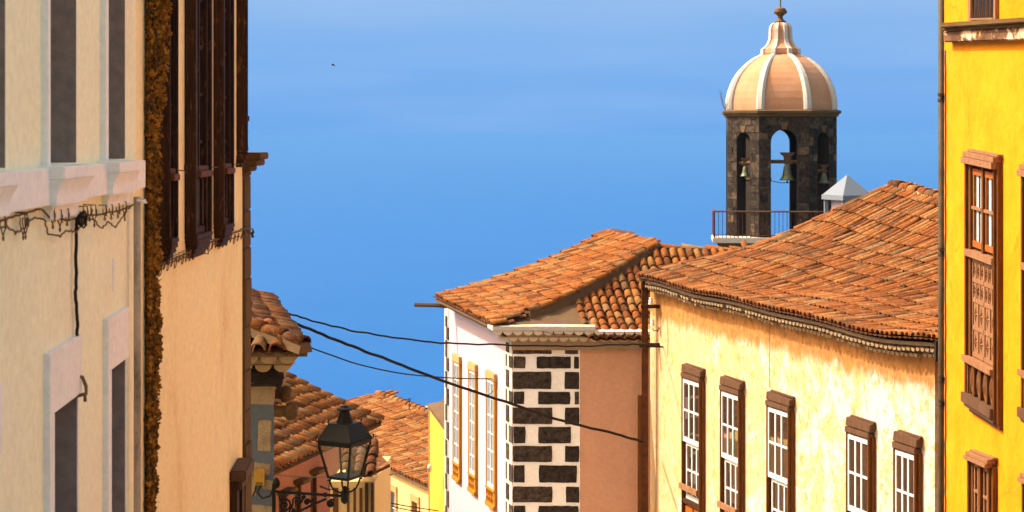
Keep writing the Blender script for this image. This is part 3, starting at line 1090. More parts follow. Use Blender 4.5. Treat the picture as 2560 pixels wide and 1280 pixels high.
# hanging dry vine between the two houses
vine = thing('dry_vine', 'dry golden brown creeper hanging down the corner between the pale and the peach house', 'plant', at(378, 1280, 15.0))
def vine_c(py):
    tab = [(-60, 344, 418), (0, 345, 415), (120, 346, 416), (250, 346, 402), (330, 352, 398), (420, 356, 394), (500, 357, 396), (560, 356, 392), (650, 354, 395), (800, 356, 394), (900, 357, 399), (960, 358, 393), (1050, 357, 391), (1180, 358, 388), (1300, 358, 386)]
    for a, b in zip(tab, tab[1:]):
        if py <= b[0]:
            t = (py - a[0]) / (b[0] - a[0])
            return a[1] + (b[1] - a[1]) * t, a[2] + (b[2] - a[2]) * t
    return tab[-1][1:]
mb = MB()
rr = random.Random(2)
mb.tube([at(sum(vine_c(y)) / 2 - 8 + rr.uniform(-2, 2), y, 15.0) for y in range(-60, 1400, 40)], [.05 + rr.uniform(0, .02) for _ in range(-60, 1400, 40)], 9)
for k in range(4):
    mb.tube([at(sum(vine_c(y)) / 2 + rr.uniform(-14, 14), y, 14.9 + rr.uniform(-.05, .05)) for y in range(-60, 1400, 30)], .012, 5)
obj('stem', mb, M['vine_core'], vine)
mb = MB()
for i in range(26000):
    py = rr.uniform(-50, 1330)
    if rr.random() < max(0, (py - 600) / 2000):
        continue
    l, r = vine_c(py)
    wob = 6 * math.sin(py / 31.0) + 5 * math.sin(py / 12.7 + 1)
    c, h = (l + r) / 2 + 0, (r - l) / 2
    g = max(-1, min(1.25, rr.gauss(0, .55)))
    x = c + g * h + wob * .4 * (g > 0.3)
    dens = .5 + .5 * math.sin(py / 17.0 + x / 5.0) * math.sin(py / 41.0 + x / 9.0)
    if rr.random() < .35 * (1 - dens):
        continue
    p = at(x, py, 15.02 - rr.uniform(.0, .16) * (1.1 - abs(g) * .7))
    s = rr.uniform(.006, .026) if rr.random() < .8 else rr.uniform(.02, .035)
    e = Euler((rr.uniform(-1.4, 1.4), rr.uniform(-1.4, 1.4), rr.uniform(-3, 3))).to_matrix()
    n = len(mb.v)
    mb.v += [p + e @ Vector(q) for q in ((-s, 0, 0), (0, 0, -s * 1.3), (s, 0, 0), (0, s * .4, s))]
    mb.f += [(n, n + 1, n + 2), (n, n + 2, n + 3)]
obj('foliage', mb, M['vine'], vine)

# ---------------------------------------------------------------- small corner house with the street lamp
C0 = at(685, HY, 24.0)
Cd = Vector((-.2147, .9767))
house_c = thing('corner_house', 'grey-blue corner house with rough stone blocks behind the peach house, tiled eave above', 'house', (C0.x, C0.y, ground_z(24)))
mb = MB()
plan = [(C0.x, C0.y), (C0.x + Cd.x * 6.5, C0.y + Cd.y * 6.5), (C0.x + Cd.x * 6.5 - 5, C0.y + Cd.y * 6.5), (C0.x - 2.2, C0.y)]
mb.prism(plan, -10.5, -3.62)
obj('wall', mb, M['greyblue'], house_c)
FC = Fac(685, 24.0, (1, 0))
rr = random.Random(9)
for (x0, x1, y0, y1, ko) in ((600, 686, 956, 1012, .02), (643, 679, 1050, 1130, .03), (590, 676, 1156, 1188, .03), (600, 640, 1188, 1240, .02), (655, 686, 1200, 1226, .02), (600, 686, 1262, 1330, .02)):
    mb = MB()
    u0, zb = FC.uz(x0, y1, ko)
    u1, zt = FC.uz(x1, y0, ko)
    pts = [(u0, zb + rr.uniform(0, .03)), (u1 - rr.uniform(0, .02), zb), (u1, zt - rr.uniform(0.01, .04)), ((u0 + u1) / 2, zt), (u0 + rr.uniform(0, .02), zt - rr.uniform(0, .02))]
    FC.poly(mb, pts, -.05, ko)
    obj('stone_block', mb, M['cstone'], house_c, bevel=.012)
# roof of the corner house
N = at(768, 872, 23.45)
def surf_c(s, v):
    return Vector((N.x + Cd.x * s - .9767 * v, N.y + Cd.y * s - .2147 * v, N.z + .27 * v + .03 * v * v))
tile_roof(house_c, surf_c, lambda s, v: 0 <= s <= 7.05 and 0 <= v <= 3.0 and s >= v * .95 - .02, 0, 7.05, .235, .36, 3.0, M['tile'], seed=11)
def surf_cf(s, v):
    return Vector((N.x - s, N.y + v, N.z - .05 + .36 * v))
tile_roof(house_c, surf_cf, lambda s, v: 0 <= s <= 2.6 and 0 <= v <= 2.4 and s >= v * 1.0 + .05, 0.16, 2.6, .285, .40, 2.4, M['tile'], seed=12, wide=.25)
hp = [surf_c(.95 * v, v) + Vector((0, 0, .05)) for v in (0.02, .5, 1, 1.6, 2.2, 2.9)]
cap_tiles(house_c, hp, .26, .40, M['tile'], M['mortar'], seed=4)
mb = MB()      # soffit slab closing the eave
mb.prism([(N.x, N.y + .03), (N.x + Cd.x * 7, N.y + Cd.y * 7), (N.x + Cd.x * 7 - 3, N.y + Cd.y * 7), (N.x - 2.6, N.y + .03)], N.z - .12, N.z - .055)
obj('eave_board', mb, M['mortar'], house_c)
me_e = scallop_mesh('eave_tile', M['mortar_pale'], .25, .5)
org = ORIG[house_c.name]
for row, (dz, dy) in enumerate(((-.13, .10), (-.27, .22))):
    for k in range(8):
        x = N.x - .30 - .28 * k - .1 * row
        o = bpy.data.objects.new('eave_tile', me_e)
        col.objects.link(o)
        o.parent = house_c
        o.matrix_local = Matrix.Translation(Vector((x, N.y + dy, N.z + dz)) - org)
mb = MB()
mb.prism([(N.x - .30, N.y + .24), (N.x - .35, N.y + 1.0), (N.x - 2.6, N.y + 1.0), (N.x - 2.6, N.y + .24)], N.z - .27, N.z - .13)
mb.prism([(N.x - .42, N.y + .36), (N.x - .45, N.y + 1.0), (N.x - 2.6, N.y + 1.0), (N.x - 2.6, N.y + .36)], N.z - .62, N.z - .34)
obj('cornice', mb, M['mortar_pale'], house_c, bevel=.01)
# black cables bundled along the cornice
mb = MB()
rr = random.Random(21)
for k in range(7):
    y = 928 + k * 5.5
    P3 = [at(x, y + rr.uniform(-3, 3) + (x > 690) * 4, 23.75 - .02 * k) for x in (560, 600, 630, 650, 668, 690)]
    P3 += [at(704 - k, y + 3 + k * 1.5, 23.7), at(706 - k * 1.5, y + 18, 23.75)]
    mb.tube(P3, .022 + rr.uniform(0, .012), 6)
tag(obj('cable_bundle', mb, M['cable'], smooth=True), 'sagging bundle of black cables wrapped round the top of the grey-blue pier', 'cables')
for k, (xe, yy, Y, r) in enumerate(((729, 985, 24.9, .088), (742, 1028, 24.1, .098))):
    c = at(xe, yy, Y)
    mb = MB()
    x0 = C0.x - .25
    prof = [(x0, r * .9), (c.x - .17, r * .85), (c.x - .155, r * 1.25), (c.x - .12, r * 1.42), (c.x - .06, r * 1.38), (c.x - .02, r * 1.15), (c.x, r * .9)]
    mb.rings([[Vector((x, c.y + rr_ * math.cos(a), c.z + rr_ * math.sin(a))) for a in [j * 2 * math.pi / 14 for j in range(14)]] for x, rr_ in prof])
    obj('rain_spout', mb, M['bstone'], house_c, smooth=False)
# yellow electric box
box = thing('switch_box', 'small mustard yellow electric box fixed to the grey-blue stone pier', 'electric box', FC.P(*FC.uz(648, 1215, .05), .03))
mb = MB()
u0, zb = FC.uz(635, 1214, .09)
u1, zt = FC.uz(661, 1173, .09)
FC.box(mb, u0, u1, zb, zt, .032, .09)
obj('case', mb, M['boxyellow'], box, bevel=.008)
mb = MB()
um = (u0 + u1) / 2
FC.box(mb, um - .015, um + .025, zb + .10, zt - .05, .09, .105)
obj('switch', mb, M['ochre_st'], box, bevel=.004)
mb = MB()
for k in range(4):
    FC.box(mb, um - .045 + .025 * k, um - .030 + .025 * k, zb + .02, zb + .034, .09, .093)
    FC.box(mb, um - .045 + .025 * k, um - .030 + .025 * k, zb + .042, zb + .052, .09, .093)
obj('lettering', mb, M['black'], box)
mb = MB()
mb.tube([at(640, 1214, 23.88), at(638, 1226, 23.85), at(632, 1240, 23.9)], .012, 6)
mb.tube([at(650, 1214, 23.88), at(644, 1232, 23.85), at(656, 1246, 23.8), at(676, 1240, 23.8), at(684, 1215, 23.85), at(690, 1206, 23.85)], .014, 6)
tag(obj('box_cable', mb, M['cable'], smooth=True), 'black cable looping from the yellow electric box to the lamp bracket', 'cable')

# ---------------------------------------------------------------- street lamp on its scrolled bracket
LY = 23.7
Lc = at(862, 1100, LY)
mpx = LY / FOC
lamp = thing('street_lamp', 'black four-sided iron street lantern on a scrolled wall bracket in front of the tiled roofs', 'street lamp', at(690, 1280, LY))
def sq(px_half, py, k=0.0):
    """square ring turned like the lantern; px_half is half its diagonal in photo pixels"""
    h = px_half * mpx
    z = -(py - HY) * mpx
    a0 = math.radians(-72 + k)
    return [Vector((Lc.x + h * math.cos(a0 + i * math.pi / 2), LY + h * math.sin(a0 + i * math.pi / 2), z)) for i in range(4)]
mb = MB()
mb.rings([sq(42, 1056), sq(71, 1097)])
obj('hood', mb, M['black'], lamp, bevel=.004)
mb = MB()
mb.rings([sq(74, 1097.5), sq(74, 1101), sq(69, 1101.5), sq(68, 1109)])
obj('rim', mb, M['black'], lamp, bevel=.003)
mb = MB()
zf = lambda py: -(py - HY) * mpx
mb.lathe([(.006, zf(1013)), (.05, zf(1014)), (.06, zf(1017)), (.12, zf(1021)), (.122, zf(1024)), (.07, zf(1027)), (.072, zf(1030)), (.125, zf(1056)), (.13, zf(1058))], (Lc.x, LY, 0), 24)
obj('chimney', mb, M['black'], lamp, smooth=False, bevel=.003)
top, bot = sq(66, 1109), sq(42, 1190)
for i in range(4):
    mb = MB()
    mb.tube([top[i], bot[i]], .019, 4)
    obj('corner_bar', mb, M['black'], lamp)
lt, lb = sq(64, 1109.5), sq(41, 1189)
def lamp_glass():
    m = bpy.data.materials.new('lantern_glass')
    m.use_nodes = True
    nt = m.node_tree
    nt.nodes.clear()
    o = nn(nt, 'ShaderNodeOutputMaterial')
    t = nn(nt, 'ShaderNodeBsdfTransparent')
    t.inputs[0].default_value = (.985, .98, .97, 1)
    g = nn(nt, 'ShaderNodeBsdfGlossy')
    g.inputs['Roughness'].default_value = .05
    f = nn(nt, 'ShaderNodeFresnel')
    x = nn(nt, 'ShaderNodeMixShader')
    x.inputs[0].default_value = 0.035
    g.inputs[0].default_value = (.8, .8, .8, 1)
    nt.links.new(t.outputs[0], x.inputs[1])
    nt.links.new(g.outputs[0], x.inputs[2])
    nt.links.new(x.outputs[0], o.inputs[0])
    return m
M['lampglass'] = lamp_glass()
for i in range(4):
    j = (i + 1) % 4
    mb = MB()
    nrm = (lt[j] - lt[i]).cross(lb[i] - lt[i]).normalized() * .004
    mb.hexa([lb[i], lb[j], lt[j], lt[i], lb[i] + nrm, lb[j] + nrm, lt[j] + nrm, lt[i] + nrm])
    obj('pane', mb, M['lampglass'], lamp)
mb = MB()
mb.rings([sq(44, 1188), sq(44, 1193), sq(38, 1193.5), sq(38, 1196)])
obj('base_ring', mb, M['black'], lamp)
for i in range(4):
    for (ring, dz) in ((sq(73, 1097), 1), (sq(42, 1056), 1), (sq(43, 1196), -1)):
        c = ring[i]
        mb = MB()
        mb.lathe([(.002, .0), (.012, .005), (.007, .018), (.014, .03), (.012, .042), (.002, .055)] if dz > 0 else [(.002, -.03), (.010, -.022), (.008, 0)], c, 8)
        if dz > 0 and ring[0].z < zf(1090):
            d = (Vector((c.x, c.y, 0)) - Vector((Lc.x, LY, 0))).normalized()
            mb.tube([c, c + d * .06 + Vector((0, 0, .004))], .006, 5)
        obj('finial', mb, M['black'], lamp, smooth=True)
knob = Vector((Lc.x + .0, LY, zf(1240)))
for i in range(4):
    c = sq(40, 1195)[i]
    d = c - Vector((knob.x, knob.y, c.z))
    mb = MB()
    K = Vector((knob.x, knob.y, 0))
    hv = Vector((d.x, d.y, 0))
    pts = []
    for t, hh, py in ((0, 1.0, 1196), (.2, .92, 1204), (.4, .85, 1213), (.6, .72, 1222), (.8, .45, 1229), (1, .12, 1233)):
        pts.append(K + hv * hh + Vector((0, 0, zf(py))))
    mb.tube(pts, .014, 6)
    obj('cradle_arm', mb, M['black'], lamp, smooth=True)
mb = MB()
mb.lathe([(.01, zf(1215)), (.035, zf(1218)), (.03, zf(1224)), (.06, zf(1228)), (.065, zf(1236)), (.05, zf(1242)), (.062, zf(1248)), (.05, zf(1255)), (.015, zf(1260))], (knob.x, knob.y, 0), 14)
obj('knob', mb, M['black'], lamp, smooth=True)
wall_x = C0.x
mb = MB()
mb.box((at(691, 1250, LY).x - .035, LY, zf(1252)), (.05, .07, .52))
mb.lathe([(.01, 0), (.05, .03), (.06, .09), (.035, .14), (.01, .17)], at(691, 1222, LY), 12)
obj('wall_plate', mb, M['black'], lamp, bevel=.006)
mb = MB()
mb.tube([at(684, 1228, LY), at(700, 1230, LY), at(856, 1240, LY)], .021, 8)
mb.lathe([(.02, 0), (.035, .015), (.035, .05), (.02, .065)], at(813, 1242, LY), 10)
mb.lathe([(.02, 0), (.03, .012), (.03, .035), (.02, .05)], at(712, 1234, LY), 10)
obj('arm', mb, M['black'], lamp)
mb = MB()
mb.tube([at(816, 1247, LY), at(790, 1258, LY), at(755, 1275, LY), at(715, 1296, LY), at(692, 1312, LY)], .019, 8)
obj('brace', mb, M['black'], lamp)
def spiral(cx, cy, r, turns, a0, sgn=1, tail=None):
    pts = []
    n = int(turns * 14)
    for k in range(n + 1):
        t = k / n
        a = a0 + sgn * turns * 2 * math.pi * t
        q = r * (1 - .82 * t)
        pts.append(at(cx + q * math.cos(a), cy + q * math.sin(a), LY))
    if tail:
        pts = [at(x, y, LY) for x, y in tail] + pts
    return pts
for (cx, cy, r, tn, a0, sg, tl) in ((712, 1263, 17, 1.6, -2.2, 1, [(698, 1240)]), (743, 1253, 12, 1.5, 2.6, 1, [(722, 1282), (728, 1268)]), (768, 1255, 8.5, 1.4, 0.3, -1, [(784, 1243), (782, 1249)]), (827, 1259, 9, 1.5, -2.5, -1, [(838, 1250), (828, 1249)]), (735, 1277, 6, 1.2, 1, 1, [(726, 1262)]), (760, 1243, 5, 1.1, 2, 1, [(752, 1258)])):
    mb = MB()
    pts = spiral(cx, cy, r, tn, a0, sg, tl)
    mb.tube(pts, .016, 6)
    mb.lathe([(.002, -.02), (.018, -.01), (.02, 0), (.018, .01), (.002, .02)], pts[-1], 8)
    obj('scroll', mb, M['black'], lamp, smooth=True)
mb = MB()
mb.tube([at(829, 1197, LY), at(822, 1212, LY + .1), at(822, 1222, LY + .1), at(840, 1226, LY + .05), at(860, 1236, LY)], .007, 5)
mb.tube([at(916, 1112, LY + .1), at(918, 1128, LY + .12), at(914, 1150, LY + .1)], .006, 5)
obj('lamp_wire', mb, M['cable'], lamp, smooth=True)
# ---------------------------------------------------------------- rose house behind the lamp
def offs(fac_o, u, n, s, o):
    return fac_o
D0 = Vector(((685 - 1280) / FOC * 39.85, 39.85))
Dd = Vector((.305, 1)).normalized()
Dw = Vector((-Dd.y, Dd.x))
D = Fac(685, 39.85, (Dd.x, Dd.y))
dl = D.U(915)
house_d = thing('rose_house', 'rose pink house with brown roof tiles behind the grey-blue pier', 'house', (D0.x, D0.y, ground_z(42)))
mb = MB()
wins = []
for (l, r, yt) in ((697, 716, 1232), (737, 752, 1205), (777, 791, 1180)):
    wins.append((D.U(l), D.U(r), -13.5, D.Z((l + r) / 2, yt)))
D.wall(mb, -2.5, dl, -15, -8.32, wins, .35)
obj('wall', mb, M['pinkwall'], house_d)
mb = MB()
q = [D.P(-2.5, 0, -.351), D.P(dl, 0, -.351), D.P(dl, 0, -7), D.P(-2.5, 0, -7)]
mb.prism([(p.x, p.y) for p in q], -15, -8.32)
obj('house_body', mb, M['pinkwall'], house_d)
for (u0, u1, z0, z1) in wins:
    mb = MB()
    D.box(mb, u0, u1, z0, z1, -.30, -.22)
    w = obj('window', mb, M['dglass'], house_d)
    mb = MB()
    D.box(mb, u0, u0 + .06, z0, z1, -.22, .02)
    D.box(mb, u1 - .06, u1, z0, z1, -.22, .02)
    obj('frame', mb, M['brownwood'], w)
    mb = MB()
    D.box(mb, u0 - .1, u1 + .1, z1, z1 + .09, -.1, .28)
    obj('canopy', mb, M['bstone'], w)
DN = Vector((D0.x + .38 * -Dw.x, D0.y + .38 * -Dw.y, -8.18))
def surf_d(s, v):
    return Vector((DN.x + Dd.x * s + Dw.x * v, DN.y + Dd.y * s + Dw.y * v, DN.z + .30 * v + .028 * v * v))
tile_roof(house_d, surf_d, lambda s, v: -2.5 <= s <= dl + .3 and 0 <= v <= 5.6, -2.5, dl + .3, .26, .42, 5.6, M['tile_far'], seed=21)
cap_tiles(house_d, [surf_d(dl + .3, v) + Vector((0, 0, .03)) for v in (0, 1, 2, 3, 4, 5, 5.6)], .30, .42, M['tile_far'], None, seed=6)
mb = MB()
mb.rings([[surf_d(s, -.0) + Vector((0, 0, -.03)), surf_d(s, -.0) + Vector((0, 0, -.10)), surf_d(s, .45) + Vector((0, 0, -.26)), surf_d(s, .45) + Vector((0, 0, -.10))] for s in (-2.5, dl + .2)])
obj('eave_board', mb, M['dwood'], house_d)

# narrow cream house right behind the lantern
J0 = at(826, HY, 38.0)
J = Fac(826, 38.0, (1, -.05))
jl = J.U(937)
house_j = thing('narrow_cream_house', 'narrow cream striped house with dark tiled eave directly behind the lantern glass', 'house', (J0.x, J0.y, ground_z(38)))
mb = MB()
J.box(mb, 0, jl, -14, -8.2, -3, 0)
obj('wall', mb, M['creamlit'], house_j)
for k, (l, r) in enumerate(((833, 846), (868, 874), (884, 890), (899, 906))):
    mb = MB()
    J.box(mb, J.U(l), J.U(r), -13.9, -8.35, 0, .04)
    obj('dark_board', mb, M['brownwood'], house_j)
for (l, r) in ((914, 921), (929, 935)):
    mb = MB()
    J.box(mb, J.U(l), J.U(r), -13.9, -8.22, 0, .12)
    obj('post', mb, M['dwood'], house_j)
JN = at(850, 1189, 37.4)
def surf_j(s, v):
    return Vector((JN.x + s - .04 * v, JN.y - .05 * s + v, JN.z + .26 * v))
jw = .74
tile_roof(house_j, surf_j, lambda s, v: 0 <= s <= jw and 0 <= v <= 1.5, 0.12, jw, .30, .42, 1.5, M['tile_shaded'], seed=22, wide=.27)
mb = MB()
c0 = surf_j(jw - .05, .03) + Vector((0, 0, .03)); c1 = at(975, 1160, 37.7); c2 = at(905, 1103, 39.5); c3 = surf_j(jw - .05, 1.4) + Vector((0, 0, .05))
dn = Vector((0, 0, -.07))
mb.hexa([c0 + dn, c1 + dn, c2 + dn, c3 + dn, c0, c1, c2, c3])
obj('side_roof', mb, M['tile_shaded'], house_j)

# far tiled house
E = Fac.right(1010, 55, -760)
Eu = Vector((.454, -.891))       # to the picture's right
Ed, Ew = -Eu, Vector((.891, .454))
E0 = at(1010, 1190, 55)
house_e = thing('far_tiled_house', 'pale yellow house under a big tiled roof in the middle distance right of the lamp', 'house', (E0.x, E0.y, ground_z(55)))
mb = MB()
EF = Fac.right(1010, 55.4, -760)
ew = [(EF.U(968), EF.U(991), -16.0, EF.Z(980, 1226)), (EF.U(1031), EF.U(1047), -16.0, EF.Z(1039, 1254))]
EF.wall(mb, EF.U(1100), EF.U(1100), -18, -11.9, [], .3) if False else None
EF.wall(mb, EF.U(700), EF.U(1110), -18, -11.85, ew, .3)
obj('wall', mb, M['creamlit'], house_e)
mb = MB()
q = [EF.P(EF.U(700), 0, -.301), EF.P(EF.U(1110), 0, -.301), EF.P(EF.U(1110), 0, -8), EF.P(EF.U(700), 0, -8)]
mb.prism([(p.x, p.y) for p in q], -18, -11.85)
obj('house_body', mb, M['creamlit'], house_e)
for (u0, u1, z0, z1) in ew:
    mb = MB()
    EF.box(mb, u0, u1, z0, z1, -.25, -.18)
    w = obj('window', mb, M['curtain'], house_e)
    mb = MB()
    EF.box(mb, u0 - .08, u0 + .03, z0, z1, -.2, .05)
    EF.box(mb, u1 - .03, u1 + .10, z0, z1, -.2, .05)
    EF.box(mb, u0 - .08, u1 + .10, z1, z1 + .22, -.2, .06)
    obj('frame', mb, M['ochre_st'], w)
    mb = MB()
    EF.box(mb, (u0 + u1) / 2 - .02, (u0 + u1) / 2 + .02, z0, z1, -.18, -.14)
    EF.box(mb, u0, u1, z1 - .7, z1 - .65, -.18, -.14)
    obj('glazing_bars', mb, M['sashwhite'], w)
def surf_e(s, v):
    return Vector((E0.x + Ed.x * s + Ew.x * v, E0.y + Ed.y * s + Ew.y * v, E0.z + .185 * v + .014 * v * v))
def ins_e(s, v):
    return -3.2 <= s <= 13.2 - .45 * v and 0 <= v <= 3.75
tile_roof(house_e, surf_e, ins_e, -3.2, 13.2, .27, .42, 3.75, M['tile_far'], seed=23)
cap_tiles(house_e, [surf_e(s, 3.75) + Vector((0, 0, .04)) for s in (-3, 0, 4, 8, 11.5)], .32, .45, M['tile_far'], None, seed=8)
mb = MB()
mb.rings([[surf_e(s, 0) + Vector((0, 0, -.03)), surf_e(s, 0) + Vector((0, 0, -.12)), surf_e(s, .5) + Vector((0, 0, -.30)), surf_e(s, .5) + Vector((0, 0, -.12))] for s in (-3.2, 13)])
obj('eave_board', mb, M['mortar'], house_e)

# bright yellow house squeezed beside the pink one
YF = Fac.right(1112, 46, 570)
house_f = thing('bright_yellow_house', 'narrow sliver of bright yellow wall with brown roof left of the pink house', 'house', YF.P(0, ground_z(46), 0))
fl = YF.U(1074)
zf_ = YF.Z(1110, 1068)
mb = MB()
YF.box(mb, fl, .6, -18, zf_, -5, 0)
obj('wall', mb, M['brightyellow'], house_f)
mb = MB()
for k in range(7):
    t0, t1 = k / 7, (k + 1) / 7
    oa, ob = .06 - 3.2 * t0, .06 - 3.2 * t1
    za, zb = zf_ + .02 + 1.0 * t0, zf_ + .02 + 1.0 * t1
    mb.hexa([YF.P(fl - .02, za - .02, oa), YF.P(.7, za - .02, oa), YF.P(.7, zb - .02, ob), YF.P(fl - .02, zb - .02, ob),
             YF.P(fl - .02, za + .10, oa), YF.P(.7, za + .10, oa), YF.P(.7, zb + .03, ob), YF.P(fl - .02, zb + .03, ob)])
obj('roof', mb, M['mortar'], house_f)
mb = MB()
YF.box(mb, fl - .07, fl - .005, -18, zf_, -.2, .03)
obj('corner_trim', mb, M['ochre_st'], house_f)

# ---------------------------------------------------------------- pink house with lava-stone corner
G = Fac.right(1265, 38, 20)
uK = G.U(1281)
K = G.P(uK, 0, 0)
house_g = thing('pink_house', 'pink and salmon house with black stone corner blocks and curved tile roof', 'house', (K.x, K.y, ground_z(38)))
zE = -4.55
uF = G.U(1112)
gw = []
for (l, r) in ((1131, 1148), (1170, 1188), (1214, 1236)):
    gw.append((G.U(l, .07), G.U(r, .07)))
mb = MB()
G.wall(mb, uF, uK, -13.5, zE, [], .4)
obj('side_wall', mb, M['pink'], house_g)
GF = Fac(1281, K.y, (1, -.02))
uQ, uR = GF.U(1450), 4.6
mb = MB()
GF.box(mb, uQ, uR, -13.5, zE, -.4, 0)
obj('front_wall', mb, M['salmon'], house_g)
mb = MB()
GF.box(mb, .0, uQ, -13.5, zE, -.4, .012)
obj('corner_panel', mb, M['quoin_w'], house_g)
mb = MB()
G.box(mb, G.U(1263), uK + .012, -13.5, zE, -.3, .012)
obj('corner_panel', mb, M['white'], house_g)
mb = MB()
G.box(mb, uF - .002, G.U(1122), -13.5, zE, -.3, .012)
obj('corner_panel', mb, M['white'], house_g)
gd = -G.u
mb = MB()
pF = G.P(uF, 0, -.402)
pK2 = G.P(uK, 0, -.402)
mb.prism([(K.x + .40, K.y + .402), (K.x + uR, K.y + .31), (K.x + uR, K.y + 6.5), (pF.x + .2, pF.y + .2)], -13.5, zE)
obj('house_body', mb, M['salmon'], house_g)
mb = MB()
GF.box(mb, uR - .3, uR, -13.5, zE, -5, -.4)
# quoin blocks on the front
o_z8 = lambda x: 1240 + x / 2.909
rows = [(60, 130, [(120, 405), (500, 598)]), (150, 235, [(128, 215), (295, 545), (567, 605)]), (260, 385, [(121, 403), (498, 606)]),
        (405, 495, [(128, 207), (305, 540), (572, 605)]), (520, 640, [(121, 410), (500, 606)]), (660, 780, [(128, 215), (308, 546)]),
        (800, 915, [(121, 408), (500, 606)]), (940, 1065, [(128, 208), (312, 588)]), (1095, 1210, [(121, 410), (508, 606)]), (1235, 1350, [(128, 213), (308, 600)])]
y = 1375
odd = 0
while y < 2300:
    rows.append((y, y + 115, [(121, 408), (500, 606)] if not odd else [(128, 213), (308, 580)]))
    odd = 1 - odd
    y += 138
rr = random.Random(31)
for k, (ya, yb, xs) in enumerate(rows):
    za = GF.Z(1350, 840 + ya / 2.909, .012)
    zb = GF.Z(1350, 840 + yb / 2.909, .012)
    for (xa, xb) in xs:
        ua, ub = GF.U(o_z8(xa), .03), GF.U(o_z8(xb), .03)
        mb = MB()
        j = lambda: rr.uniform(-.012, .012)
        e = rr.uniform(.022, .034)
        ring = []
        for (p_, q_) in (((ua, zb), (ub, zb)), ((ub, zb), (ub, za)), ((ub, za), (ua, za)), ((ua, za), (ua, zb))):
            nseg = max(2, int((abs(q_[0] - p_[0]) + abs(q_[1] - p_[1])) / .12))
            for t_ in range(nseg):
                f_ = t_ / nseg
                cut = .006 if t_ == 0 else 0
                uu = p_[0] + (q_[0] - p_[0]) * f_ + rr.uniform(-.006, .006)
                zz = p_[1] + (q_[1] - p_[1]) * f_ + rr.uniform(-.006, .006)
                uu += cut * (1 if uu < (ua + ub) / 2 else -1)
                ring.append((min(uu, GF.U(1450) + .01), zz))
        GF.poly(mb, ring, .0, e)
        obj('corner_block', mb, M['lava'], house_g, bevel=.006)
    # side blocks
    sides = [(1264.5, 1272.5)] if k % 2 == 0 else [(1264, 1266.5), (1272, 1280.2)]
    for (xa, xb) in sides:
        mb = MB()
        G.box(mb, G.U(xa, .02), G.U(xb, .02), zb, za, 0, .022)
        obj('corner_block', mb, M['lava'], house_g)
    zshift = .12
    xs2 = (1113, 1118) if k % 2 == 0 else (1115.5, 1121)
    mb = MB()
    G.box(mb, G.U(xs2[0], .02), G.U(xs2[1], .02), zb - .03, za + .03 - .0, 0, .022)
    obj('corner_block', mb, M['lava'], house_g)
# windows of the pink side
ZT = -5.76
for (u0, u1) in gw:
    fw = .09
    mb = MB()
    G.box(mb, u0, u0 + fw * .5, ZT - 3.2, ZT - .18, 0, .07)
    G.box(mb, u1 - fw, u1, ZT - 3.2, ZT - .18, 0, .07)
    w = obj('window_frame', mb, M['ochre'], house_g)
    mb = MB()
    G.poly(mb, [(u0 - .03, ZT - .18), (u1 + .02, ZT - .18), (u1 + .01, ZT), (u0 + .03, ZT + .02)], 0, .09)
    obj('head', mb, M['ochre_st'], w, bevel=.006)
    ga, gb = u0 + fw * .5 + .003, u1 - fw - .003
    mb = MB()
    G.box(mb, ga, gb, ZT - 2.80, ZT - .2, 0, .03)
    obj('curtain', mb, M['curtain'], w)
    mb = MB()
    um = (ga + gb) / 2
    for uu, ww in ((ga + .02, .02), (um, .016), (gb - .02, .02)):
        G.box(mb, uu - ww, uu + ww, ZT - 2.80, ZT - .2, .03, .05)
    for k in range(7):
        zz = ZT - .22 - (2.56) * k / 6
        hh = .055 if k in (0, 6) else .014
        G.box(mb, ga, gb, zz - hh, zz + (hh if k else .0), .031, .052)
    obj('sash_bars', mb, M['sashwhite'], w)
    mb = MB()
    G.box(mb, ga, gb, ZT - 3.18, ZT - 2.88, 0, .02)
    obj('lower_panel', mb, M['ochre'], w)
    for k in range(4):
        uu = ga + (gb - ga) * (k + .5) / 4
        mb = MB()
        c = G.P(uu, 0, .05)
        mb.lathe([(.03, ZT - 3.18), (.022, ZT - 3.12), (.045, ZT - 3.06), (.018, ZT - 2.98), (.02, ZT - 2.92), (.035, ZT - 2.88)], (c.x, c.y, 0), 7)
        obj('baluster', mb, M['ochre'], w)
    mb = MB()
    G.box(mb, u0 - .01, u1 + .01, ZT - 2.88, ZT - 2.82, 0, .09)
    G.poly(mb, [(u0 - .01, ZT - 3.2), (u0 + .04, ZT - 3.30), (u1 - .04, ZT - 3.30), (u1 + .01, ZT - 3.2)], 0, .10)
    obj('sill', mb, M['ochre'], w, bevel=.01)
# roof of the pink house
GN = Vector((-.43, 37.1, -4.40))
gdx, gdy = -.3005, .9538
wx, wy = .9538, .3005
def vmax_g(s):
    return 5.3 + .35 * max(0, s - 2.95) / 4.3
def surf_g(s, v):
    vm = 5.45
    return Vector((GN.x + gdx * s + wx * v, GN.y + gdy * s + wy * v, GN.z + .15 * s / 5.4 * max(0, 1 - v / 5.3) + .17 * v + .0245 * v * v))
def ins_g(s, v):
    return 2.95 * (v / 5.3) <= s + .02 and s <= 5.4 + 1.84 * v / 5.65 and 0 <= v <= vmax_g(s)
tile_roof(house_g, surf_g, ins_g, 0, 7.3, .22, .36, 5.7, M['tile_g'], seed=31, jit=1.5)
def surf_gf(q, v):
    return Vector((GN.x + q - .12 * v, GN.y - .02 * q + .993 * v, -4.72 + .25 * v + .036 * v * v))
def ins_gf(q, v):
    return q + .05 >= 1.068 * v + .1 and 0 <= v <= 4.3
tile_roof(house_g, surf_gf, ins_gf, 2.28, 7.2, .215, .36, 4.3, M['tile_g'], seed=32, wide=.205, name='front_roof')
hips = []
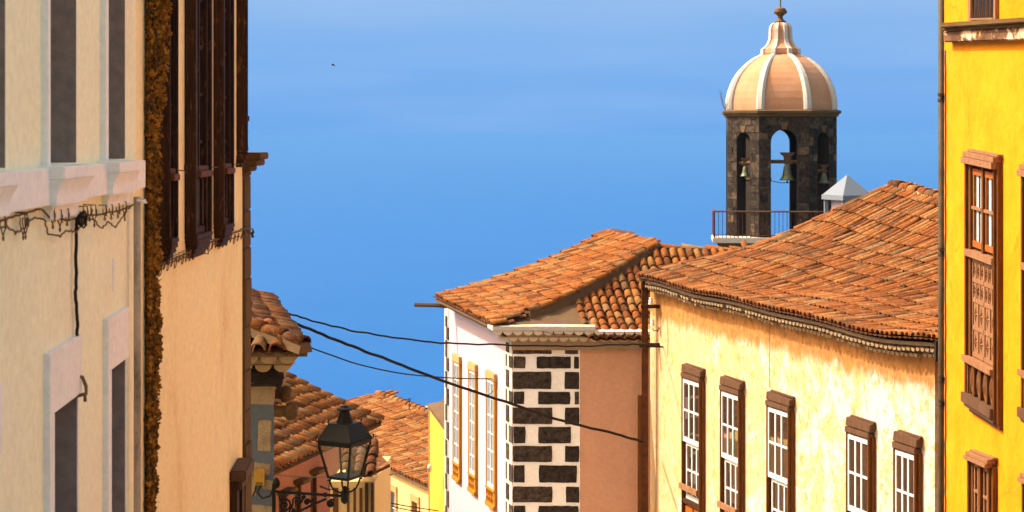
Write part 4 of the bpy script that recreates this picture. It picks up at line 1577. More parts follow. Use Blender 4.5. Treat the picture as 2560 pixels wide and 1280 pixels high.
for k in range(12):
    v = 5.3 * k / 11
    hips.append(surf_g(2.95 * v / 5.3, v) + Vector((.02, -.03, .02)))
cap_tiles(house_g, hips[2:], .24, .42, M['tile_g'], M['mortar'], seed=33, under=.12)
dwn = Vector((0, 0, -.13))
cap_tiles(house_g, [surf_g(7.24, 5.65) + dwn, surf_g(5, 5.45) + dwn, surf_g(2.95, 5.3) + dwn], .26, .40, M['tile_g'], M['mortar_pale'], seed=34)
rdg = hips[-1]
cap_tiles(house_g, [rdg + Vector((.0, .05, -.10)), rdg + Vector((2.8, -.15, -.20))], .24, .62, M['tile_g'], M['mortar'], seed=35, under=.1)
mb = MB()      # mortar fillet over the corner
nq, nv = 14, 14
for i in range(nq + 1):
    for j in range(nv + 1):
        t = i / nq
        q = 2.42 * t
        vm = q / 1.068
        v = vm * j / nv
        p = surf_gf(q, v)
        p2 = surf_g(max(0, 2.95 * v / 5.3), v)
        lift = .30 * (1 - t * .6) * (1 - j / nv * .3) if True else 0
        zt_ = p.z + .03 + .28 * (1 - t) ** 1.0
        mb.v.append(Vector((p.x, p.y - .02, zt_ + .02 * math.sin(i * 1.3 + j))))
for i in range(nq):
    for j in range(nv):
        a = i * (nv + 1) + j
        mb.f.append((a, a + nv + 1, a + nv + 2, a + 1))
obj('mortar_fillet', mb, M['mortar'], house_g, smooth=True)
mb = MB()
zb0, zb1 = -4.52, -4.41
mb.prism([(GN.x - .02, GN.y - .02), (GN.x + 2.36, GN.y - .06), (GN.x + 2.36, GN.y + .3), (GN.x + .1, GN.y + .5), (GN.x - .15, GN.y + .55)], zb0, zb1)
obj('corner_slab', mb, M['white'], house_g, bevel=.01)
org = ORIG[house_g.name]
me_s = scallop_mesh('eave_tile', M['eave_white'], .225, .5)
for row, (z, dy, x0) in enumerate(((-4.525, .0, .10), (-4.69, .15, .22))):
    for k in range(22):
        x = GN.x + x0 + .235 * k
        o = bpy.data.objects.new('eave_tile', me_s)
        col.objects.link(o)
        o.parent = house_g
        o.matrix_local = Matrix.Translation(Vector((x, GN.y + dy - .02 * .235 * k, z)) - org)
mb = MB()
mb.prism([(GN.x + .30, GN.y + .13), (GN.x + 5.3, GN.y + .03), (GN.x + 5.3, GN.y + .5), (GN.x + .35, GN.y + .5)], -4.69, -4.53)
mb.prism([(GN.x + .42, GN.y + .27), (GN.x + 5.3, GN.y + .17), (GN.x + 5.3, GN.y + .5), (GN.x + .45, GN.y + .5)], -5.0, -4.725)
obj('cornice', mb, M['mortar_pale'], house_g)
mb = MB()     # plastered soffit on the side
for (e0, z0_, z1_) in ((.50, -.05, -.11), (.36, -.11, -.20), (.18, -.20, -.30)):
    rr_ = []
    for s in (.12, 1.8, 3.6, 5.38):
        b_ = surf_g(s, 0)
        off = .53 - e0
        p = Vector((b_.x + wx * off, b_.y + wy * off, b_.z))
        q_ = Vector((b_.x + wx * .75, b_.y + wy * .75, b_.z))
        rr_.append([p + Vector((0, 0, z0_)), p + Vector((0, 0, z1_)), q_ + Vector((0, 0, z1_)), q_ + Vector((0, 0, z0_))])
    mb.rings(rr_)
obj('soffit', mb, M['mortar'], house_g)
mb = MB()     # wooden gutter end sticking out at the far eave
mb.tube([at(1036, 762, 42.3), at(1090, 763, 42.3), at(1118, 766, 42.3)], .06, 6)
obj('gutter_end', mb, M['mortar'], house_g)

# ---------------------------------------------------------------- weathered house with long roof
H = Fac.right(2340, 26, -100)
uHf, uHn = H.U(1625), H.U(2337)
house_h = thing('weathered_house', 'weathered cream house with peeling plaster, white sash windows and long sagging tile roof', 'house', H.P(uHn, ground_z(26), 0))
C = Vector((2.80, 36.47))
CZ = -3.23
hd = Vector((.3262, -.9453))
hw = Vector((.9453, .3262))
def sag(s):
    return .10 * math.exp(-((s - 9.0) / 2.0) ** 2) + .07 * math.exp(-((s - 5.2) / 2.0) ** 2) - .02 * math.exp(-((s - 1) / 1.5) ** 2)
def surf_h(s, v):
    z = CZ + .20 * v + .0365 * v * v
    z -= .13 * (v / 5.38) * max(0, s - 2.2)
    z -= sag(s) * max(0, 1 - v / 4)
    z += .025 * math.sin(s * 1.7 + v) + .02 * math.sin(v * 2.3 - s * .8)
    return Vector((C.x + hd.x * s + hw.x * v, C.y + hd.y * s + hw.y * v, z))
def ins_h(s, v):
    return s >= 2.2 * v / 5.38 - .02 and s <= 12.6 and 0 <= v <= 5.38
tile_roof(house_h, surf_h, ins_h, 0, 12.6, .150, .46, 5.38, M['tile'], seed=41, jit=1.3, wide=.140, lift=.032)
def surf_h2(q, v):      # hidden far hip
    return surf_h(2.2 * v / 5.38, v) + Vector((hw.x * q, hw.y * q, 0))
mb = MB()
for v in (0, 2.7, 5.38):
    mb.v += [surf_h(2.2 * v / 5.38, v), surf_h(0, 0) + Vector((hw.x * (10.8 - v), hw.y * (10.8 - v), surf_h(2.2 * v / 5.38, v).z - CZ)) + Vector((hd.x * 2.2 * v / 5.38, hd.y * 2.2 * v / 5.38, 0))]
mb.f += [(0, 1, 3, 2), (2, 3, 5, 4)]
obj('back_roof', mb, M['pan'], house_h)
hp = [surf_h(2.2 * v / 5.38 - .03, v) + Vector((0, 0, .0)) for v in (.1, .8, 1.6, 2.4, 3.2, 4.0, 4.7, 5.38)]
cap_tiles(house_h, hp, .22, .46, M['tile'], M['mortar_pale'], seed=42, under=.02, rise=.7)
rg = [surf_h(s, 5.38) + Vector((0, 0, .0)) for s in (2.2, 4, 6, 8, 10)]
cap_tiles(house_h, rg[::-1], .27, .34, M['tile'], M['mortar_pale'], seed=43, under=.06, rise=1.0)
# far side of the ridge so that the roof is closed
mb = MB()
mb.v += [surf_h(2.2, 5.38), surf_h(12.6, 5.38), surf_h(12.6, 5.38) + Vector((4.5 * hw.x, 4.5 * hw.y, -2.2)), surf_h(2.2, 5.38) + Vector((4.5 * hw.x, 4.5 * hw.y, -2.2))]
mb.f.append((0, 1, 2, 3))
obj('back_roof', mb, M['pan'], house_h)
# wall
tmpl = []
mb = MB()
ztop = -4.98
hw_spans = [(1703, 1747), (1799, 1845), (1915, 1969), (2114, 2169), (2232, 2285)]
seg_n = 16
zcap = []
for i in range(seg_n):
    ua, ub = uHf + (uHn - uHf) * i / seg_n, uHf + (uHn - uHf) * (i + 1) / seg_n
    sa = (uHf and 0) + (ua - uHf) * 1.0
    def zt_at(u):
        return CZ - .30 - sag(max(0, u - uHf) + .6)
    H.slab(mb, [(ua, -13), (ub, -13), (ub, zt_at(ub)), (ua, zt_at(ua))], -.4, 0)
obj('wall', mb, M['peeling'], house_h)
mb = MB()
q = [H.P(uHf, 0, -.401), H.P(uHn, 0, -.401), H.P(uHn, 0, -10), H.P(uHf, 0, -10)]
mb.prism([(p.x, p.y) for p in q], -13, CZ - .45)
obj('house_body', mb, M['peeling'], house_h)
# stepped cornice of small tiles under the eave
for row, (o_, z0_, z1_) in enumerate(((.30, -.07, -.13), (.20, -.13, -.235), (.10, -.235, -.34))):
    mb = MB()
    R_ = []
    for k in range(25):
        s = .25 + 12.0 * k / 24
        b_ = surf_h(s, 0)
        off = .45 - o_
        p = Vector((b_.x + hw.x * off, b_.y + hw.y * off, b_.z))
        q_ = Vector((b_.x + hw.x * .60, b_.y + hw.y * .60, b_.z))
        R_.append([p + Vector((0, 0, z0_)), p + Vector((0, 0, z1_)), q_ + Vector((0, 0, z1_)), q_ + Vector((0, 0, z0_))])
    mb.rings(R_)
    obj('cornice', mb, M['cornice_h'], house_h)
mb = MB()
rr = random.Random(44)
for row, (o_, dz) in enumerate(((.27, -.165), (.17, -.27))):
    for k in range(88):
        s = .3 + .136 * k + .06 * row
        if rr.random() < .06:
            continue
        b_ = surf_h(s, 0)
        off = .45 - o_
        p = Vector((b_.x + hw.x * (off - .045), b_.y + hw.y * (off - .045), b_.z + dz + rr.uniform(-.008, .008)))
        for a0 in range(4):
            a, b2 = math.pi + math.pi * a0 / 4, math.pi + math.pi * (a0 + 1) / 4
            n = len(mb.v)
            r_ = .058
            for aa in (a, b2):
                v_ = Vector((hd.x * r_ * math.cos(aa), hd.y * r_ * math.cos(aa), r_ * 1.1 * math.sin(aa)))
                mb.v += [p + v_, p + v_ + Vector((hw.x * .1, hw.y * .1, 0))]
            mb.v.append(p)
            mb.f += [(n, n + 2, n + 3, n + 1), (n, n + 2, n + 4)]
o = obj('eave_tiles', mb, M['cornice_h'], house_h)
o['kind'] = 'stuff'

def sash_window(u0, u1, z_top, w_low, o=.12, panel=False, board=False):
    """weathered wooden surround with two white six-pane sashes"""
    fw = .05
    z0 = z_top - .27
    mb = MB()
    H.box(mb, u0, u0 + fw * .6, -12.9, z0, 0, o)
    H.box(mb, u1, u1 + .035, -12.9, z0, 0, o + .01)
    H.box(mb, u1 + .036, u1 + .075, -12.9, z0 + .02, 0, o * .55)
    w = obj('window_frame', mb, M['brownwood'], house_h, bevel=.005)
    mb = MB()
    rr_ = random.Random(int(u0 * 100))
    H.slab(mb, [(u0 - .02, z0 + rr_.uniform(-.01, .01)), (u1 + .05, z0), (u1 + .03, z0 + .10), (u0 - .02, z0 + .10)], 0, o + .015)
    H.slab(mb, [(u0 - .01, z0 + .112), (u1 + .07, z0 + .112), (u1 + .09, z_top - .01 + rr_.uniform(-.02, .0)), (u0 + .02, z_top + rr_.uniform(-.015, .015))], 0, o + .005)
    H.slab(mb, [(u0 + .03, z_top - .005), (u1 + .10, z_top - .01), (u1 + .09, z_top + .03), (u0 + .05, z_top + .035)], 0, o * .5)
    obj('window_head', mb, M['capwood'], w, bevel=.012)
    def sash(za, zb, oo, ua, ub):
        mb = MB()
        st = .045
        H.box(mb, ua, ub, zb - .085, zb, oo - .03, oo)
        H.box(mb, ua, ub, za, za + .10, oo - .03, oo)
        H.box(mb, ua, ua + st, za + .10, zb - .085, oo - .03, oo)
        H.box(mb, ub - st, ub, za + .10, zb - .085, oo - .03, oo)
        s = obj('sash', mb, M['sashwhite'], w, bevel=.003)
        a, b_ = ua + st, ub - st
        c, d = za + .10, zb - .085
        mb = MB()
        t = .022
        for k in (1, 2):
            uu = a + (b_ - a) * k / 3
            H.box(mb, uu - t, uu + t, c, d, oo - .026, oo - .004)
        zm = (c + d) / 2
        H.box(mb, a, b_, zm - .02, zm + .02, oo - .025, oo - .003)
        obj('glazing_bars', mb, M['sashwhite'], w)
        for k in range(3):
            for (zc_, zd_) in ((c, zm - .02), (zm + .02, d)):
                mb = MB()
                tilt = rr_.uniform(-.002, .002)
                ua_, ub_ = a + (b_ - a) * k / 3 + (t if k else 0), a + (b_ - a) * (k + 1) / 3 - (t if k < 2 else 0)
                mb.hexa([H.P(ua_, zc_, oo - .024), H.P(ub_, zc_, oo - .024), H.P(ub_, zd_, oo - .024), H.P(ua_, zd_, oo - .024),
                         H.P(ua_, zc_, oo - .020 + tilt), H.P(ub_, zc_, oo - .020 - tilt), H.P(ub_, zd_, oo - .020), H.P(ua_, zd_, oo - .020 + tilt)])
                obj('pane', mb, M['glass_h'], w)
    ua, ub = u0 + fw * .6 + .002, u1 - .002
    zs0 = z0 - .03
    sash(zs0 - 1.36, zs0, o - .02, ua, ub)
    sash(zs0 - 1.38 - 1.22, zs0 - 1.362, o - .075, ua + .05, ub)
    zl = zs0 - 2.60
    mb = MB()
    H.box(mb, ua, ua + .048, zl, zs0 - 1.362, .0, o - .08)
    H.box(mb, ua, ub, zl - .10, zl - .002, 0, o - .02)
    obj('jamb', mb, M['dwood'], w)
    mb = MB()
    H.box(mb, ua, ub, -12.9, zl - .102, 0, .02)
    H.box(mb, ua + .02, ua + (ub - ua) * .46, -12.9, zl - .16, .02, .05)
    H.box(mb, ua + (ub - ua) * .54, ub - .02, -12.9, zl - .16, .02, .05)
    obj('lower_panel', mb, M['orangewood'], w, bevel=.006)
    mb = MB()
    H.box(mb, u0 - .03, u1 - .03, zl + .20, zl + .32, o - .01, o + .05)
    obj('guard_rail', mb, M['wood_pale'], w, bevel=.004)
for (l, r) in hw_spans:
    u0, u1 = H.U(l, .12), H.U(r, .12)
    sash_window(u0, u1, ztop, 0)
# hairline crack and small pipe line on the wall
mb = MB()
rr = random.Random(8)
pts = []
for k in range(14):
    y = 800 + k * 13
    pts.append(H.P(*H.uz(1924 + rr.uniform(-1.2, 1.2), y, 0), .002))
mb.tube(pts, .006, 4)
obj('crack', mb, M['bstone'], house_h)
mb = MB()
pts = [H.P(*H.uz(1670 + rr.uniform(-1, 1), y, 0), .004) for y in range(780, 900, 14)]
mb.tube(pts, .007, 4)
obj('crack', mb, M['ochre_st'], house_h)

# rusty pole with crossarms at the corner
PY = 36.45
pole = thing('utility_pole', 'rusty brown pole with two crossarms and white insulators at the corner of the weathered house', 'utility pole', at(1613, 1500, PY))
mb = MB()
mb.box((at(1612, 0, PY).x, PY, (-3.3 - 13) / 2), (.145, .12, 9.7))
obj('shaft', mb, M['steel'], pole, bevel=.02)
mb = MB()
x = at(1603, 0, PY).x
mb.box((x - .03, PY + .02, -9.5), (.10, .1, 7.2))
obj('conduit', mb, M['brownwood'], pole, bevel=.01)
for k, (xa, xb, y_) in enumerate(((1602, 1668, 765), (1598, 1662, 862))):
    a, b_ = at(xa, y_, PY - .12), at(xb, y_ + 2, PY - .2)
    mb = MB()
    c = (a + b_) / 2
    mb.box(c, ((b_ - a).length, .07, .085 if k == 0 else .10))
    obj('crossarm', mb, M['dwood'], pole, bevel=.008)
mb = MB()
mb.box(at(1611, 715, PY - .1), (.14, .16, .2))
obj('pole_cap', mb, M['dwood'], pole, bevel=.02)
for (xi, yi) in ((1627, 752), (1631, 806)):
    mb = MB()
    c = at(xi, yi, PY - .2)
    mb.lathe([(.01, -.09), (.05, -.085), (.055, -.05), (.03, -.04), (.05, -.02), (.05, .01), (.028, .02), (.04, .045), (.03, .075), (.005, .085)], c, 10)
    obj('insulator', mb, M['insul'], pole, smooth=True)
mb = MB()
c = at(1631, 820, PY - .2)
mb.tube([c, c + Vector((.03, 0, -.06)), c + Vector((.12, 0, -.07)), c + Vector((.15, 0, 0)), c + Vector((.16, .2, .02))], .012, 6)
obj('insulator_hook', mb, M['steel'], pole)

# ---------------------------------------------------------------- golden yellow house on the right
I = Fac.right(2360, 22, 1000)
uIe = 10.0
house_i = thing('golden_yellow_house', 'golden yellow plastered house at the right edge with carved brown windows and brown ledge', 'house', I.P(0, ground_z(21), 0))
mb = MB()
I.box(mb, 0, uIe, -9.5, 3.4, -.5, 0)
obj('wall', mb, M['yellow'], house_i)
mb = MB()
q = [I.P(0, 0, -.501), I.P(uIe, 0, -.501), I.P(uIe, 0, -6), I.P(0, 0, -6)]
mb.prism([(p.x, p.y) for p in q], -9.5, 3.4)
obj('house_body', mb, M['yellow'], house_i)
mb = MB()
I.box(mb, -.3, uIe, 3.4, 3.55, -6, .5)
obj('eave', mb, M['bstone'], house_i)
# ledge: rounded moulding over a flat peeling band; it climbs towards us
def iz(px, py, o):
    return I.uz(px, py, o)
def ledge_strip(yl, yr, hl, hr, o0, o1, mat, nm, xl=2352):
    mb = MB()
    a = iz(xl, yl, o1); b_ = iz(2560, yr, o1); c = iz(2560, yr + hr, o1); d = iz(xl, yl + hl, o1)
    k = (uIe - a[0]) / (b_[0] - a[0])
    def ex(p, q_):
        return (p[0] + (q_[0] - p[0]) * k, p[1] + (q_[1] - p[1]) * k)
    I.slab(mb, [d, ex(d, c), ex(a, b_), a], o0, o1)
    return obj(nm, mb, mat, house_i, bevel=.015)
ledge_strip(57, 43, 13, 14, -.1, .22, M['bstone'], 'ledge_moulding', 2350)
ledge_strip(69.5, 56.5, 8, 10, -.1, .17, M['bstone'], 'ledge_moulding', 2354)
ledge_strip(77, 66, 29, 33, -.1, .12, M['ledge'], 'ledge_band', 2358)
# downpipe
pu = -.045
xP = lambda: None
mb = MB()
pc = I.P(pu, 0, .02)
prof = []
mb.lathe([(.046, -9.5), (.046, 3.4)], (pc.x, pc.y, 0), 12)
dp = obj('downpipe', mb, M['pipe'], house_i, smooth=True)
for py in (236, 250, 622, 636, 940, 952, 1000, 1012):
    z = -(py - HY) / FOC * 22
    mb = MB()
    mb.lathe([(.046, z - .02), (.055, z - .018), (.057, z + .018), (.046, z + .02)], (pc.x, pc.y, 0), 12)
    obj('collar', mb, M['pipe'], dp, smooth=False)
for py in (243, 629, 946, 1008):
    z = -(py - HY) / FOC * 22
    mb = MB()
    I.box(mb, -.02, .045, z - .02, z + .02, -.02, .05)
    obj('bracket', mb, M['black'], dp)
rr = random.Random(6)
mb = MB()
pts = []
for k in range(60):
    py = 5 + k * 24
    if py < 58 or py > 108:
        pts.append(I.P(*I.uz(2363.5 + rr.uniform(-.9, .9), py, .01), .012))
mb.tube([p for p in pts if p.z < 1.2], .011, 5)
tag(obj('wall_cable', mb, M['wirebrown'], smooth=True), 'thin brown cable running down beside the downpipe on the golden yellow wall', 'cable')

class WM:
    """maps a,b in 0..1 over a window's front rectangle given by picture corners"""
    def __init__(s, xl, xr, ytl, ytr, ybl, ybr, o):
        s.tl, s.tr = I.uz(xl, ytl, o), I.uz(xr, ytr, o)
        s.bl, s.br = I.uz(xl, ybl, o), I.uz(xr, ybr, o)
    def q(s, a, b):
        u = s.tl[0] + (s.tr[0] - s.tl[0]) * a
        zt = s.tl[1] + (s.tr[1] - s.tl[1]) * a
        zb = s.bl[1] + (s.br[1] - s.bl[1]) * a
        return (u, zt + (zb - zt) * b)
    def slab(s, mb, a0, a1, b0, b1, o0, o1):
        return I.slab(mb, [s.q(a0, b1), s.q(a1, b1), s.q(a1, b0), s.q(a0, b0)], o0, o1)

def carved_window(w, o=.10, second=False):
    """tall window: head, two glazed leaves, carved shutter panels, rail and turned balusters"""
    Y = lambda y: (y - 400) / (1004 - 400)
    mb = MB()
    w.slab(mb, 0, .055, 0, 1, 0, o)
    w.slab(mb, .055, .13, 0, 1, 0, o - .035)
    w.slab(mb, .93, .97, 0, 1, 0, o - .02)
    w.slab(mb, .97, 1.0, 0, 1, 0, o)
    w.slab(mb, 1.0, 1.05, -.01, 1.02, 0, o * .65)
    f = obj('window_frame', mb, M['brownwood'], house_i, bevel=.004)
    mb = MB()
    w.slab(mb, -.02, 1.02, -.014, .012, 0, o + .04)
    w.slab(mb, .0, 1.03, -.036, -.0145, 0, o + .02)
    w.slab(mb, .05, 1.07, -.048, -.0365, 0, o - .02)
    obj('window_head', mb, M['wood_pale'], f, bevel=.006)
    gi = Y(630)
    mb = MB()
    w.slab(mb, .13, .93, .012, .99, 0, .012)
    obj('back_board', mb, M['dwood'], f)
    for (a0, a1) in ((.14, .50), (.56, .92)):
        mb = MB()
        t = .032
        w.slab(mb, a0, a0 + t, .03, gi - .03, .013, .034)
        w.slab(mb, a1 - t * .7, a1, .03, gi - .03, .013, .034)
        w.slab(mb, a0 + t, a1 - t * .7, .03, .055, .013, .05)
        w.slab(mb, a0 + t, a1 - t * .7, gi - .055, gi - .03, .013, .05)
        l = obj('window_leaf', mb, M['orangewood'], f)
        c0, c1 = a0 + t, a1 - t * .7
        mb = MB()
        w.slab(mb, c0, c1, .055, gi - .055, .013, .022)
        obj('pane', mb, M['drape'], f)
        mb = MB()
        for (x0, x1) in ((c0, c0 + .06), (c0 + .155, c0 + .195)):
            w.slab(mb, x0, x1, .056, gi - .056, .0225, .03)
        obj('dark_slat', mb, M['dwood'], f)
        mb = MB()
        w.slab(mb, c0 - .02, c1 + .01, gi * .5 - .006, gi * .5 + .006, .0305, .062)
        obj('crossbar', mb, M['wood_pale'], f)
    mb = MB()
    w.slab(mb, .50, .56, .015, gi - .01, .013, .065)
    obj('mullion', mb, M['brownwood'], f, bevel=.003)
    mb = MB()
    w.slab(mb, .02, .96, gi - .016, gi + .012, .0, o + .012)
    obj('transom', mb, M['wood_pale'], f, bevel=.004)
    # carved panels
    pb = Y(884)
    mb = MB()
    w.slab(mb, .13, .93, gi + .0125, pb, .0125, .03)
    obj('shutter', mb, M['wood_pale'], f)
    rows = [(650, 688, 3), (700, 738, 3), (750, 806, 2), (818, 872, 2)]
    for (a0, a1) in ((.15, .53), (.55, .92)):
        mb = MB()
        for ya, yb, n in rows:
            w.slab(mb, a0, a1, Y(yb) , Y(yb) + .018, .0305, .045)
            for k in range(n + 1):
                x = a0 + (a1 - a0) * k / n
                w.slab(mb, x - .010, x + .010, Y(ya), Y(yb) - .0005, .0305, .044)
        w.slab(mb, a0, a1, Y(650) - .014, Y(650) - .0005, .0305, .045)
        obj('panel_frame', mb, M['wood_pale'], f)
        for ya, yb, n in rows:
            for k in range(n):
                x0, x1 = a0 + (a1 - a0) * (k + .12) / n, a0 + (a1 - a0) * (k + .88) / n
                xm = (x0 + x1) / 2
                mb = MB()
                m_ = .004
                w.slab(mb, x0, x1, Y(ya) + m_, Y(yb) - m_, .0305, .033)
                ym = (Y(ya) + Y(yb)) / 2
                hh = (Y(yb) - Y(ya)) * .42
                cu, cz = w.q(xm, ym)
                du = (w.q(x1, ym)[0] - w.q(x0, ym)[0]) * .42
                dz = abs(w.q(xm, ym + hh)[1] - cz)
                for j in range(8):
                    a = math.pi * j / 4
                    r1 = (1 if j % 2 == 0 else .62)
                    tip = I.P(cu + du * r1 * math.sin(a), cz + dz * r1 * math.cos(a), .034)
                    l_ = I.P(cu + du * .22 * math.sin(a + .6), cz + dz * .2 * math.cos(a + .6), .034)
                    r_ = I.P(cu + du * .22 * math.sin(a - .6), cz + dz * .2 * math.cos(a - .6), .034)
                    top_ = I.P(cu, cz, .058)
                    n0 = len(mb.v)
                    mb.v += [tip, l_, r_, top_]
                    mb.f += [(n0, n0 + 1, n0 + 3), (n0, n0 + 3, n0 + 2)]
                obj('carved_panel', mb, M['wood_pale'], f)
    mb = MB()
    w.slab(mb, -.02, .965, Y(886), Y(901), 0, o + .035)
    obj('handrail', mb, M['wood_pale'], f, bevel=.006)
    mb = MB()
    for k in range(5):
        x = .05 + .215 * k
        w.slab(mb, x, x + .05, Y(901.5), Y(978), .013, .085)
    obj('balustrade_posts', mb, M['brownwood'], f, bevel=.003)
    for k in range(4):
        x = .05 + .215 * k + .132
        ym = Y(940)
        cu, cz = w.q(x, ym)
        hz = abs(w.q(x, Y(976))[1] - cz)
        hu = abs(w.q(x + .075, ym)[0] - cu)
        mb = MB()
        shape = [(.12, 1), (.5, .72), (.95, .35), (.35, .05), (.95, -.3), (.45, -.7), (.12, -1)]
        n0 = len(mb.v)
        P_ = [I.P(cu + hu * a, cz + hz * b_, .035) for a, b_ in shape] + [I.P(cu - hu * a, cz + hz * b_, .035) for a, b_ in shape[::-1]]
        Q_ = [I.P(cu + hu * a, cz + hz * b_, .055) for a, b_ in shape] + [I.P(cu - hu * a, cz + hz * b_, .055) for a, b_ in shape[::-1]]
        mb.rings([P_, Q_])
        mb.add([I.P(cu, cz + hz * .9, .07), I.P(cu + hu * .3, cz, .056), I.P(cu, cz - hz * .9, .07), I.P(cu - hu * .3, cz, .056), I.P(cu, cz, .09)], [(0, 1, 4), (1, 2, 4), (2, 3, 4), (3, 0, 4)])
        obj('baluster', mb, M['wood_pale'], f)
    mb = MB()
    w.slab(mb, -.02, .98, Y(979), Y(1004), 0, o + .04)
    w.slab(mb, .01, 1.01, Y(1004.5), Y(1014), 0, o + .01)
    w.slab(mb, .05, 1.06, Y(1014.5), Y(1026), 0, o - .045)
    obj('window_base', mb, M['capwood'], f, bevel=.008)
w1 = WM(2410, 2484, 400, 416, 1004, 1050, .10)
carved_window(w1)
w2 = WM(2551, 2628, 432, 450, 1042, 1098, .10)
carved_window(w2)
def plain_window(w, o=.10):
    mb = MB()
    w.slab(mb, 0, .07, 0, 1, 0, o)
    w.slab(mb, .07, .16, 0, 1, 0, o - .035)
    w.slab(mb, .93, 1.0, 0, 1, 0, o - .01)
    w.slab(mb, 1.0, 1.09, -.01, 1, 0, o * .6)
    f = obj('window_frame', mb, M['brownwood'], house_i, bevel=.004)
    mb = MB()
    w.slab(mb, -.02, 1.03, -.03, .012, 0, o + .05)
    w.slab(mb, .0, 1.06, -.075, -.0305, 0, o + .025)
    w.slab(mb, .05, 1.12, -.10, -.0755, 0, o - .02)
    obj('window_head', mb, M['wood_pale'], f, bevel=.008)
    mb = MB()
    w.slab(mb, .16, .93, .012, 1, 0, .012)
    obj('pane', mb, M['dglass'], f)
    for (a0, a1) in ((.16, .50), (.60, .93)):
        mb = MB()
        w.slab(mb, a0, a0 + .05, .02, .62, .013, .05)
        w.slab(mb, a1 - .05, a1, .02, .62, .013, .05)
        w.slab(mb, a0 + .05, a1 - .05, .02, .075, .013, .05)
        w.slab(mb, a0 + .05, a1 - .05, .585, .62, .013, .05)
        am = (a0 + a1) / 2
        w.slab(mb, am - .025, am + .025, .075, .585, .013, .045)
        obj('window_leaf', mb, M['wood_pale'], f, bevel=.003)
        mb = MB()
        w.slab(mb, a0 + .02, a1 - .02, .325, .35, .0135, .06)
        obj('crossbar', mb, M['wood_pale'], f)
    mb = MB()
    w.slab(mb, .50, .60, .015, .63, .013, .09)
    obj('mullion', mb, M['brownwood'], f, bevel=.003)
    mb = MB()
    w.slab(mb, .02, .96, .632, .66, 0, o)
    w.slab(mb, .16, .93, .66, 1, .012, .03)
    obj('lower_panel', mb, M['wood_pale'], f, bevel=.004)
plain_window(WM(2417, 2470, 1144, 1168, 1365, 1425, .10))
plain_window(WM(2553, 2610, 1200, 1228, 1460, 1540, .10))
# small latticed window above the ledge
wt = WM(2425, 2494, -90, -98, 51, 49, .02)
mb = MB()
wt.slab(mb, 0, .10, 0, 1, 0, .05)
wt.slab(mb, .93, 1.0, 0, 1, 0, .05)
wt.slab(mb, .10, .93, .965, 1, 0, .06)
f = obj('window_frame', mb, M['wood_pale'], house_i, bevel=.004)
mb = MB()
wt.slab(mb, .10, .93, 0, .96, 0, .01)
obj('pane', mb, M['dglass'], f)
mb = MB()
for k in range(12):
    a = .13 + k * .068
    u0, z0 = wt.q(a, .96)
    u1, z1 = wt.q(a + (.05 if k % 2 else -.05), 0)
    mb.tube([I.P(u0, z0, .03), I.P(u1, z1, .03)], .0085, 5)
obj('lattice', mb, M['capwood'], f)
# black box stands for the shade in the gap beside the yellow house
mb = MB()
mb.box(at(2341, 875, 25.3), (.05, .1, .35))
obj('gap_shade', mb, M['cable'], house_h)
# ---------------------------------------------------------------- bell tower
TC = at(1951, HY, 75.4)
tf = Vector((TC.x, TC.y)).normalized()
tr = Vector((tf.y, -tf.x))
PHI = R(4)
def TP(x, y, z):
    """tower frame: x to the right, y away"""
    xr = x * math.cos(PHI) - y * math.sin(PHI)
    yr = x * math.sin(PHI) + y * math.cos(PHI)
    return Vector((TC.x + tr.x * xr + tf.x * yr, TC.y + tr.y * xr + tf.y * yr, z))
TW, TH = 2.50, 1.12
def octa(k=1.0, W_=None, h=None):
    W_ = (W_ or TW) * k
    h = (h or TH) * k
    return [(-h, -W_), (h, -W_), (W_, -h), (W_, h), (h, W_), (-h, W_), (-W_, h), (-W_, -h)]
tz = lambda py, Y=73.0: -(py - HY) / FOC * Y
tower = thing('bell_tower', 'dark stone octagonal bell tower with peach ribbed dome, arched openings and bells', 'bell tower', TP(0, 0, ground_z(75)))
Z0, Z1 = tz(604), tz(292)
corners = octa()
TT = .60
SP = tz(356)       # springing of the arches
inner = octa(1, TW - TT, TH * (TW - TT) / TW)
def face_frame(i):
    a, b_ = Vector(corners[i]), Vector(corners[(i + 1) % 8])
    u = (b_ - a).normalized()
    n = Vector((u.y, -u.x))
    return a, b_, u, n
stone_budget = 0
rr = random.Random(77)
